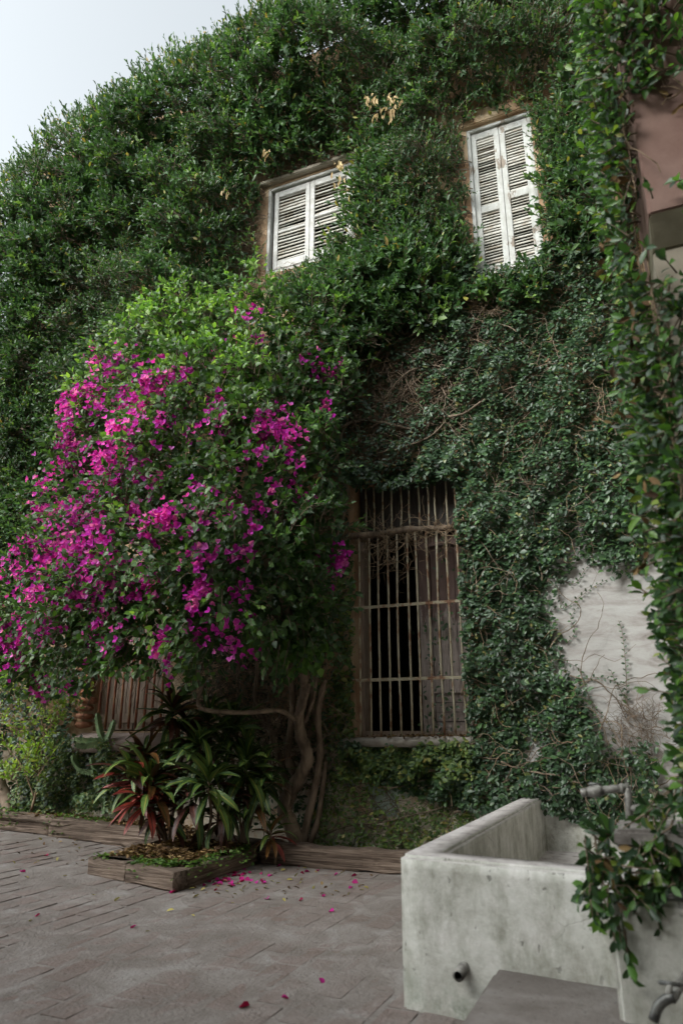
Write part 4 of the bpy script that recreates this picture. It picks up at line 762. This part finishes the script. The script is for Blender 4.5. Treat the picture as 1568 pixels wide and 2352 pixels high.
fd = unit(FN+np.array([-.1, -.35, .15])+R.normal(0, .55, (nf, 3))); a = unit(np.cross(fd, R.normal(size=(nf, 3)))); b2 = np.cross(fd, a); fs = R.uniform(.029, .045, nf)
u, v = proj(FPos); order = np.argsort(np.linalg.norm(FPos-CC, axis=1)-fs*8); big, rest_ = order[:295], order[295:]
def bracts(idx):
    th = np.arange(3)*2.094; rad = a[idx][:, None]*np.cos(th)[None, :, None]+b2[idx][:, None]*np.sin(th)[None, :, None]
    p = np.repeat(FPos[idx][:, None], 3, 1).reshape(-1, 3); d = unit(rad*.85+fd[idx][:, None]*.6+R.normal(0, .12, rad.shape)).reshape(-1, 3); n = unit(fd[idx][:, None]*.9-rad*.6).reshape(-1, 3); L = np.repeat(fs[idx], 3)
    return p, d, n, L, L*.82
p, d, n, L, W_ = bracts(rest_); tag(link('flower_mass', leaves_mesh('flower_mass', p, d, n, L, W_, BRACT_T, np.repeat(R.random(len(rest_)), 3)), PETAL, bou), kind='stuff')
def flower_mesh(rq):
    th = np.arange(3)*2.094; rad = np.stack([np.cos(th), np.sin(th), 0*th], 1); d = unit(rad*.85+np.array([0, 0, .6])); n = unit(np.array([0, 0, .9])-rad*.6); me = leaves_mesh('flower', np.zeros((3, 3)), d, n, 1.0, .82, BRACT_T, np.full(3, rq)); me.materials.append(PETAL); return me
FM = [flower_mesh((k+.5)/6) for k in range(6)]; b0 = np.array(bou['_o'])
for i in big:
    o = bpy.data.objects.new('flower', random.choice(FM)); COL.objects.link(o); o.parent = bou; s = fs[i]; A, B, D_, p = a[i]*s, b2[i]*s, fd[i]*s, FPos[i]-b0
    o.matrix_basis = Matrix(((A[0], B[0], D_[0], p[0]), (A[1], B[1], D_[1], p[1]), (A[2], B[2], D_[2], p[2]), (0, 0, 0, 1)))
# trunk and limbs
def limb(nm, pts, r0, r1, k=6, n=10, rough=.06):
    W3 = spline([at(u, v, 1, y) for u, v, y in pts], k); m_ = len(W3); rr = np.linspace(r0, r1, m_)*(1+rough*np.sin(np.arange(m_)*1.3+r0*99)+R.normal(0, rough*.5, m_))
    t_ = MB(); V, Fc = tube(W3, rr, n); V = V+R.normal(0, r0*.05, V.shape); t_.add(V, Fc); link(nm, t_.mesh(nm, 0, True), BARK, bou)
limb('trunk', [(690, 1965, -.14), (672, 1905, -.17), (655, 1865, -.2), (660, 1835, -.24), (690, 1780, -.27), (706, 1745, -.27), (700, 1715, -.28), (690, 1685, -.3), (688, 1640, -.34), (700, 1580, -.42), (690, 1500, -.6)], .068, .036, 7, 14, .05)
for pts, r0, r1 in (([(690, 1965, -.12), (705, 1890, -.14), (725, 1800, -.16), (735, 1720, -.18), (730, 1640, -.25), (745, 1560, -.35)], .036, .026), ([(700, 1965, -.1), (728, 1890, -.1), (738, 1830, -.12), (748, 1750, -.12)], .026, .02), ([(665, 1850, -.17), (650, 1770, -.16), (625, 1690, -.15), (600, 1640, -.15)], .034, .022), ([(680, 1790, -.2), (660, 1735, -.22), (668, 1670, -.26), (672, 1600, -.35), (655, 1520, -.6)], .034, .024),
                    ([(675, 1650, -.45), (640, 1632, -.6), (590, 1636, -.75), (540, 1637, -.85), (470, 1630, -.95), (455, 1610, -.95), (470, 1560, -.95)], .02, .014), ([(672, 1652, -.45), (690, 1640, -.45), (703, 1600, -.5), (710, 1570, -.6)], .022, .016), ([(600, 1660, -.15), (585, 1600, -.2), (590, 1520, -.4), (560, 1400, -.8)], .018, .012), ([(700, 1660, -.3), (720, 1600, -.35), (735, 1500, -.4), (760, 1350, -.4)], .02, .012), ([(655, 1860, -.2), (640, 1800, -.22), (632, 1770, -.22)], .02, .012), ([(690, 1500, -.6), (640, 1350, -.8), (560, 1200, -.85), (460, 1050, -.9)], .04, .02), ([(690, 1500, -.6), (620, 1400, -.8), (430, 1350, -.95), (230, 1330, -.95), (60, 1400, -.95)], .035, .014), ([(655, 1520, -.6), (640, 1200, -.6), (640, 950, -.55), (600, 800, -.45)], .03, .015), ([(710, 1640, -.3), (700, 1580, -.33), (680, 1500, -.4), (670, 1430, -.5)], .017, .012), ([(730, 1660, -.2), (715, 1610, -.2), (720, 1540, -.25)], .013, .009), ([(545, 1630, -.2), (548, 1540, -.25), (545, 1500, -.3)], .008, .006)):
    limb('limb', pts, r0, r1)
# dead hanging twigs on the wall behind the trunk
hp = px_sampler([(450, 1480), (740, 1480), (740, 1700), (680, 1760), (560, 1700), (460, 1650)]); P3 = wallstems(420, hp, .6, .04, .001, .35, (-.03, -.28), (.1, -1)); stem_mass('dead_twigs', bou, P3, .002, .005, BARK, 3, ())

# ------------------------------------------------------------------ crotons
def strap_mesh(mat, bend, fold, wr, seed):
    nu = 9; t = np.linspace(0, 1, nu); w_ = 0.88*wr*np.sin(np.pi*np.clip(t*.93+.05, 0, 1))**.8*.5; w_[-1] = .004; w_[0] = .012; r = np.random.default_rng(seed)
    ang = bend*t**1.4; dx = np.cos(ang)/(nu-1); dz = -np.sin(ang)/(nu-1); X_ = np.concatenate([[0], np.cumsum(dx[:-1])]); Z_ = np.concatenate([[0], np.cumsum(dz[:-1])])
    V, UV = [], []; tw = r.uniform(-.35, .35)
    for i in range(nu):
        for j, s in enumerate((-1, 0, 1)):
            c, s_ = math.cos(tw*t[i]), math.sin(tw*t[i]); yy, zz = s*w_[i], abs(s)*fold*w_[i]+.006*math.sin(t[i]*19+s*2); V.append((X_[i], yy*c-zz*s_, Z_[i]+yy*s_+zz*c)); UV.append((.5+.5*s, t[i]))
    T = []
    for i in range(nu-1):
        for j in (0, 1): q = i*3+j; T += [(q, q+3, q+4, q+1)]
    me = mesh_tri('leaf', V, T, True, None, UV); me.materials.append(mat); return me
STR = {}
for mt in (CRG, CRL, CRR, CRD, CRO): STR[mt.name] = [strap_mesh(mt, b_, f_, w_, i) for i, (b_, f_, w_) in enumerate([(.5, .35, .19), (.9, .3, .21), (1.3, .4, .18), (1.7, .35, .2), (.3, .5, .16), (1.1, .25, .23)])]
def croton(name, label, base, heads, grp='crotons in the raised bed'):
    r = root(name, base, label, 'croton', grp); b0 = np.array(base)
    for (c, size, cnt, mats, tilt) in heads:
        c = np.array(c); m_ = MB(); mid = (b0+c)/2+np.array([random.uniform(-.05, .05), random.uniform(-.05, .05), 0]); m_.tube(spline([b0, mid, c-np.array([0, 0, size*.2]), c+np.array([0, 0, size*.15])], 5), .011, 6); link('stem', m_.mesh('stem', 0, True), BARK, r)
        cnt = int(cnt*1.9)
        for i in range(cnt):
            t = i/cnt; az = i*2.4+random.uniform(-.3, .3); el = math.radians(np.interp(t, [0, .35, 1], [-38, 8, 68])+random.gauss(0, 12)); mt = mats(t) if callable(mats) else random.choice(mats)
            me = random.choice(STR[mt.name]); o = bpy.data.objects.new('leaf', me); COL.objects.link(o); o.parent = r; s = size*1.25*random.uniform(.75, 1.1)*np.interp(t, [0, .7, 1], [1, 1, .75])
            o.location = Vector(c-b0)+Vector((0, 0, size*(t-.5)*.45)); o.rotation_euler = (random.gauss(0, .3), -el, az); o.scale = (s, s, s)
pick = lambda *m: (lambda t: random.choices([x[0] for x in m], [x[1](t) if callable(x[1]) else x[1] for x in m])[0])
hz = lambda u, v, y: tuple(at(u, v, 1, y))
croton('croton', 'croton with bright red and maroon leaves at the corner of the raised bed', (-3.62, -.72, .13), [
    (hz(345, 1800, -.95), .30, 26, pick((CRR, lambda t: 1.6*(t < .45)+.15), (CRD, .6), (CRL, lambda t: .5*(t > .2)), (CRO, .35)), 0),
    (hz(300, 1790, -.95), .28, 16, pick((CRL, 1), (CRO, .5), (CRR, .8), (CRD, .3)), 0), (hz(335, 1840, -1.0), .24, 14, pick((CRR, 1.4), (CRD, .4)), 0),
    (hz(330, 1750, -.9), .30, 20, pick((CRG, .5), (CRL, .8), (CRD, .5), (CRO, .4)), 0), (hz(375, 1860, -.85), .26, 14, pick((CRD, .8), (CRR, .5), (CRG, .4)), 0)])
croton('croton', 'tall dark croton rising in front of the small barred window', (-3.75, -.5, .13), [
    (hz(395, 1640, -.7), .33, 20, pick((CRG, .5), (CRL, .7), (CRD, .5), (CRO, .4)), 0), (hz(430, 1690, -.65), .30, 16, pick((CRG, 1), (CRD, .5)), 0), (hz(440, 1740, -.75), .28, 14, pick((CRG, 1), (CRD, .3)), 0)])
croton('croton', 'deep green croton in the middle of the raised bed', (-3.3, -.7, .13), [
    (hz(480, 1800, -.9), .32, 20, pick((CRG, 1), (CRL, .5), (CRD, .2)), 0), (hz(460, 1720, -.8), .28, 16, pick((CRG, 1), (CRL, .3)), 0), (hz(440, 1830, -.85), .26, 12, pick((CRD, .6), (CRG, .7)), 0), (hz(500, 1880, -.7), .22, 10, pick((CRG, 1), (CRD, .5)), 0)])
croton('croton', 'glossy dark green croton beside the twisted trunk', (-3.1, -.45, .1), [
    (hz(600, 1790, -.5), .27, 16, pick((CRG, 1), (CRO, .2)), 0), (hz(480, 1660, -.6), .27, 16, pick((CRG, 1), (CRL, .2)), 0),
    (hz(565, 1760, -.6), .31, 22, pick((CRG, 1), (CRL, .25)), 0), (hz(530, 1690, -.6), .29, 16, pick((CRG, 1), (CRL, .3)), 0), (hz(585, 1840, -.55), .24, 14, pick((CRG, 1), (CRO, .15), (CRD, .4)), 0), (hz(540, 1650, -.5), .24, 12, pick((CRG, 1)), 0), (hz(520, 1840, -.65), .26, 12, pick((CRG, 1), (CRD, .3)), 0)])
croton('croton', 'small croton with yellow-veined leaves leaning over the timber joint', hz(632, 1985, -.44), [(hz(622, 1918, -.5), .19, 13, pick((CRL, lambda t: 1.2*(t > .4)+.1), (CRR, lambda t: .9*(t < .45)), (CRO, .7)), 0)])

# ------------------------------------------------------------------ cactus
cac = root('cactus', hz(241, 1862, -.12), 'pale green spiny candelabra cactus in front of the creeper-covered wall', 'cactus'); nM = CACT
def arm(nm, pts, r_, y=-.14, yend=None):
    r_ *= 1.45
    W3 = spline([at(u, v, 1, y if yend is None else y+(yend-y)*i/(len(pts)-1)) for i, (u, v) in enumerate(pts)], 9); m_ = len(W3); t = unit(np.gradient(W3, axis=0)); a_ = unit(np.cross(t, np.array([.2, 1, .1]))); b_ = np.cross(t, a_)
    V = []; 
    for i in range(m_):
        rr = r_*(1 if i < m_-2 else .6)
        for k in range(6):
            th = k*np.pi/3+.3; f = (1.0+.45*(i % 2 == 0)) if k % 2 == 0 else .42; V.append(W3[i]+rr*f*(a_[i]*math.cos(th)+b_[i]*math.sin(th)))
    Fc = [(i*6+j, i*6+(j+1) % 6, (i+1)*6+(j+1) % 6, (i+1)*6+j) for i in range(m_-1) for j in range(6)]+[tuple(range(6)), tuple((m_-1)*6+j for j in range(6))]
    q = MB(); q.add(V, Fc); link(nm, q.mesh(nm, 0, False), CACT, cac)
arm('stem', [(241, 1870), (243, 1822), (247, 1781), (245, 1758), (244, 1717), (236, 1699), (228, 1673), (223, 1638)], .022)
for pts, r_, ye in (([(236, 1700), (205, 1701), (171, 1697)], .019, -.2), ([(238, 1704), (200, 1713), (173, 1711)], .018, -.25), ([(241, 1704), (252, 1685), (262, 1655)], .018, -.2), ([(246, 1783), (209, 1774), (185, 1768), (172, 1752), (166, 1735)], .018, -.25), ([(241, 1782), (217, 1764), (209, 1740)], .018, -.25), ([(250, 1761), (268, 1752), (288, 1744)], .016, -.2), ([(223, 1795), (217, 1780), (214, 1768)], .015, -.2), ([(241, 1838), (210, 1832), (194, 1826), (182, 1838), (169, 1829)], .017, -.25)): arm('arm', pts, r_, -.14, ye)

# ------------------------------------------------------------------ shrub and trunk at the left edge
shr = root('shrub', hz(72, 1858, -.15), 'leggy yellow-green shrub at the left edge behind the timber', 'shrub')
for pts, r_ in (([(72, 1862), (85, 1810), (95, 1740), (100, 1680), (80, 1600)], .014), ([(85, 1800), (110, 1740), (140, 1690)], .008), ([(95, 1720), (60, 1680), (30, 1640)], .007), ([(78, 1830), (50, 1760), (20, 1720)], .008), ([(30, 1860), (40, 1800), (30, 1740)], .007)):
    m_ = MB(); W3 = spline([at(u, v, 1, -.2) for u, v in pts], 6); m_.tube(W3, np.linspace(r_, r_*.5, len(W3)), 7); link('stem', m_.mesh('stem', 0, True), DRYSTEM, shr)
c_ = [(30, 1600, 45), (90, 1590, 40), (20, 1660, 40), (80, 1650, 45), (130, 1640, 30), (40, 1720, 40), (100, 1700, 35), (120, 1600, 30), (20, 1780, 25), (60, 1770, 30), (170, 1610, 30), (90, 1745, 25), (15, 1560, 40)]
q = np.concatenate([np.array([at(u+R.normal(0, s_*.55), v+R.normal(0, s_*.5), 1, -.25+R.normal(0, .10)) for _ in range(13)]) for u, v, s_ in c_]); n = len(q)
P, ld, nr, LL, WW, path = shoots(q, np.stack([R.normal(0, .5, n), R.normal(-.4, .3, n), R.normal(.4, .4, n)], -1), R.uniform(.1, .2, n), 6, R.uniform(.05, .075, n), R.uniform(.028, .04, n))
leaf_things('leaf', shr, SHRUB, P, ld, nr, LL, WW, np.clip(R.beta(2, 2.6, len(P)), 0, 1))
V, T = tubes_np(path, np.broadcast_to(np.linspace(.004, .002, path.shape[1]), path.shape[:2]), 3); tag(link('twigs', mesh_tri('twigs', V, T), DRYSTEM, shr), kind='stuff')
stp = root('tree_stump', hz(20, 1865, -.2), 'grey leaning tree trunk cut off by the left edge', 'tree trunk'); m_ = MB(); W3 = spline([at(u, v, 1, -.2) for u, v in ((28, 1868), (18, 1845), (0, 1800), (-20, 1720), (-40, 1600))], 6); m_.tube(W3, np.linspace(.07, .045, len(W3)), 12); link('trunk', m_.mesh('trunk', 0, True), BARK, stp)

# ------------------------------------------------------------------ vine on the pillar and pier
pv = root('pillar_vine', (.2, -3.2, .7), 'glossy vine with large leaves climbing the left edge of the right-hand pillar and pier', 'climber')
n = 1900; zz = R.uniform(.55, 4.9, n); yy = R.uniform(-3.42, -2.75, n); xx = .2-np.abs(R.normal(0, .05, n)); q = np.stack([xx, yy, zz], -1); dd = np.stack([R.normal(-.65, .25, n), R.normal(-.35, .35, n), R.normal(.0, .4, n)], -1); pu_, pv_ = proj(q); kq = ~((pv_ > 250) & (pv_ < 640) & (pu_ > 1458)); q, dd = q[kq], dd[kq]
n2 = 1150; z2 = R.uniform(.5, 5.0, n2); x2 = .18+np.abs(R.normal(0, .17, n2)); q2 = np.stack([x2, -3.40-np.abs(R.normal(0, .035, n2)), z2], -1); u, v = proj(q2); pinkz = [(1440, 230), (1640, 120), (1640, 640), (1470, 640)]
k = ~(inpoly(u, v, pinkz) & (R.random(n2) < .97))  & (z2 > .62); q2 = q2[k]; d2 = np.stack([R.normal(-.15, .45, len(q2)), R.normal(-.55, .25, len(q2)), R.normal(.0, .4, len(q2))], -1)
# over the pier and the basin corner
hang = np.array([at(u+R.normal(0, 18), v+R.normal(0, 18), 1, y+.06+R.normal(0, .04)) for u, v, y in ((1380, 1960, -3.15), (1400, 1920, -3.12), (1430, 1990, -3.2), (1480, 1990, -3.2), (1385, 2020, -3.18), (1400, 2050, -3.2), (1450, 2030, -3.2), (1510, 1960, -3.2), (1540, 2030, -3.22), (1530, 1900, -3.2), (1490, 2050, -3.2), (1550, 1950, -3.2), (1500, 1850, -3.1), (1545, 1830, -3.2)) for _ in range(7)]); d3 = np.stack([R.normal(-.3, .5, len(hang)), R.normal(-.5, .3, len(hang)), R.normal(-.35, .4, len(hang))], -1)
trail = np.array([at(u, v, 1, -3.2) for u, v in ((1400, 2090), (1405, 2110), (1420, 2120), (1432, 2140), (1438, 2165), (1425, 2090), (1370, 2085), (1355, 2060), (1345, 1945), (1350, 1990))]); d4 = np.tile(np.array([.05, -.4, -1.]), (len(trail), 1))
Q = np.concatenate([q, q2, hang, trail]); DD = np.concatenate([dd, d2, d3, d4]); n = len(Q)
near = Q[:, 2] < .75; P, ld, nr, LL, WW, path = shoots(Q, DD, R.uniform(.04, .10, n), 4, R.uniform(.042, .068, n), R.uniform(.023, .036, n), up=0, jit=.35)
leaf_things('leaf', pv, PILL, P, ld, nr, LL, WW, R.random(len(P)), n_obj=295)
V, T = tubes_np(path, np.broadcast_to(np.linspace(.004, .0015, path.shape[1]), path.shape[:2]), 4); tag(link('twigs', mesh_tri('twigs', V, T), STEM, pv), kind='stuff')
dq = np.concatenate([np.array([at(u+R.normal(0, 14), v+R.normal(0, 30), 1, -3.42) for _ in range(7)]) for u, v in ((1420, 130), (1440, 230), (1410, 380), (1420, 460), (1440, 420), (1400, 560), (1450, 860), (1430, 960), (1470, 1120), (1450, 720), (1480, 1290), (1540, 220), (1400, 1990))]); m = len(dq)
leaf_things('dead_leaf', pv, DEAD, dq, unit(R.normal(size=(m, 3))+np.array([0, -.3, -.8])), unit(R.normal(size=(m, 3))+np.array([0, -1, .2])), R.uniform(.03, .05, m), R.uniform(.015, .025, m), R.random(m), n_obj=90)
K = 24; n = 110; P3 = np.zeros((n, K, 3)); x_ = R.uniform(.12, .5, n); y_ = np.where(R.random(n) < .5, -3.43, R.uniform(-3.42, -3.0, n)); x_ = np.where(y_ > -3.425, .18, x_); z_ = R.uniform(.5, 4.6, n); an = R.normal(1.5, .7, n)
for k in range(K): P3[:, k] = np.stack([x_, y_-.012*np.sin(k*.7), z_], -1); an = an+R.normal(0, .35, n); x_ = np.clip(x_+np.cos(an)*.02*(y_ < -3.425), .17, .75); z_ = z_+np.sin(an)*.035
u, v = proj(P3[:, 12]); k = ~inpoly(u, v, pinkz); P3 = P3[k]; V, T = tubes_np(P3, R.uniform(.0018, .004, len(P3))[:, None]*np.ones((1, K)), 4); tag(link('runners', mesh_tri('runners', V, T), DRYSTEM, pv), kind='stuff')

# ------------------------------------------------------------------ litter, ground cover, fallen petals
def litter(name, label, cat, n, fx, mat, L0, L1, ratio=.5, flat=.35, tmpl=LEAF_T):
    x, y, z = fx(n); n = len(x); az = R.uniform(0, 6.28, n); d = unit(np.stack([np.cos(az), np.sin(az), R.normal(.05, flat*.5, n)], -1)); nr = unit(np.stack([R.normal(0, flat, n), R.normal(0, flat, n), np.ones(n)], -1)); L = R.uniform(L0, L1, n)
    o = link(name, leaves_mesh(name, np.stack([x, y, z], -1), d, nr, L, L*ratio, tmpl), mat); tag(o, label, cat, kind='stuff')
litter('leaf_litter', 'dry brown leaf litter on the raised bed', 'leaf litter', 3200, lambda n: (lambda x, y: (x, y, .118+.03*R.random(n)+.012*nS(x, y)))(R.uniform(-3.74, -3.06, n), R.uniform(-1.30, -.4, n)), DEAD, .025, .06, .5, .5)
litter('leaf_litter', 'dry brown leaf litter along the left bed behind the timber', 'leaf litter', 3000, lambda n: (lambda x, y: (x, y, .135+gz(x)*.9+.02*R.random(n)+.012*nS(x, y)))(R.uniform(-7.3, -3.7, n), R.uniform(-.34, -.02, n)), DEAD, .025, .065, .5, .5)
litter('leaf_litter', 'dry leaves gathered on the barred window sill', 'leaf litter', 260, lambda n: (R.uniform(-1.85, -1.3, n)-R.exponential(.12, n), R.uniform(-.11, .12, n), .955+.012*R.random(n)), DEAD, .025, .05, .5, .5)
def covr(n):
    x = np.concatenate([R.uniform(-3.8, -2.95, n), -3.0+R.normal(0, .06, n), R.uniform(-3.5, -2.95, n//2)]); y = np.concatenate([-1.38+np.abs(R.normal(0, .07, n)), R.uniform(-1.45, -.5, n), -1.42+R.normal(0, .05, n//2)]); m = len(x); z = .125+.03*R.random(m); 
    k = (Noise2(.3, seed=55)(x, y)+R.normal(0, .5, m)) > -.35; x, y, z = x[k], y[k], z[k]; over = np.clip(np.maximum(x+2.97, -(y+1.44)), 0, .1); z = z-over*R.uniform(.3, 1.4, len(x)); return x, y, z
litter('ground_cover', 'small round-leaved ground cover spilling over the raised bed timbers', 'ground cover', 520, covr, COVER, .016, .034, .9, .5)
litter('ground_cover', 'ivy sprigs trailing over the left timber', 'ground cover', 420, lambda n: (lambda x, t: (x, np.where(t < .5, -.30+R.normal(0, .05, n), -.36-.02*R.random(n)), .16+gz(x)+np.where(t < .5, .02, -R.random(n)*.14)))(np.concatenate([R.normal(c, .09, n//4) for c in (-6.3, -5.75, -5.1, -4.75)]), R.random(n)), COVER, .02, .04, .7, .8)
def small_object(name, label, cat, grp, pts, mat, L0, L1, tmpl, ratio, lift=.004, cup=1.0):
    vs = []
    for i in range(6):
        V = tmpl*np.array([ratio, 1, 1.3*cup]); V = V-V.mean(0); me = mesh_tri(name, V, LEAF_F, True, {'rnd': np.full(len(V), (i+.5)/6)}); me.materials.append(mat); vs.append(me)
    for (x, y) in pts:
        o = bpy.data.objects.new(name, random.choice(vs)); COL.objects.link(o); s = random.uniform(L0, L1); o.scale = (s, s, s); o.rotation_euler = (random.gauss(0, .35), random.gauss(0, .35), random.uniform(0, 6.28)); o.location = (x, y, float(gz(x))+lift+s*.12); tag(o, label, cat, grp)
gp = lambda u, v: tuple(at(u, v, 2, .005)[:2])
pet = [(495, 2045), (505, 2032), (492, 2032), (515, 2018), (525, 2010), (535, 2000), (545, 1993), (552, 1987), (540, 2008), (560, 1998), (555, 2020), (568, 2022), (520, 2025), (500, 2022), (470, 2035), (480, 2026), (510, 2005), (740, 2058), (760, 2094), (655, 2292), (560, 2312), (305, 2130), (695, 2007), (730, 2000), (705, 2003), (815, 2028), (805, 2040), (770, 2010), (812, 2012), (688, 1990), (620, 2012), (600, 2022), (395, 2050), (104, 1983), (50, 2018), (85, 2108), (612, 2065), (690, 2068), (738, 2255), (330, 2010), (640, 1990), (585, 1985), (572, 2005), (530, 2030), (488, 2020), (548, 2012)]
pet += [(float(a), float(c)) for a, c in zip(R.normal(535, 40, 26), R.normal(2014, 14, 26)) if c > 2045-.42*(a-395)+(-8 if a < 560 else -30)]
def place(u, v): return 0 if u < 395 and v < 2200 else (1 if u < 600 and v < 2075 else (2 if v < 2110 else 3))
WHERE = ('on the paving left of the raised bed', 'in the drift beside the right side of the raised bed', 'between the trunk and the basin', 'on the bare paving nearest the viewer')
def scatter(name, what, cat, pts, *a, **k):
    for w_ in range(4):
        sel = [gp(*p) for p in pts if place(*p) == w_]
        if sel: small_object(name, what+' '+WHERE[w_], cat, 'all the '+cat+' scraps, '+what.split()[0]+', '+WHERE[w_], sel, *a, **k)
scatter('fallen_petal', 'magenta fallen petal', 'petal', pet, REDP, .03, .052, BRACT_T, .85, cup=1.8)
ye = [(90, 1950), (148, 2024), (85, 1995), (268, 2070), (215, 2062), (390, 2093), (535, 2075), (652, 2068), (443, 2104), (540, 2055), (615, 2010), (560, 2040), (720, 2040), (575, 2030), (785, 2005), (700, 1995), (640, 2030), (665, 2022), (840, 2040), (830, 2045), (690, 2028), (465, 2045), (440, 2042), (340, 2140), (60, 2030), (30, 2000), (590, 2045), (610, 2040), (520, 2048), (760, 2032), (800, 2055), (450, 2060), (70, 2120), (130, 1990), (230, 2000), (180, 1965), (650, 2000), (680, 2012), (600, 2000), (625, 2025), (545, 2032), (555, 2048)]
scatter('fallen_leaf', 'small yellowed fallen leaf', 'leaf', ye, YLEAF, .03, .055, LEAF_T, .5)
br = [(R.uniform(420, 860), R.uniform(1998, 2065)) for _ in range(46)]+[(R.uniform(10, 260), R.uniform(1945, 2010)) for _ in range(24)]
scatter('dry_leaf', 'curled brown leaf scrap', 'leaf', br, DEAD, .02, .05, LEAF_T, .5)
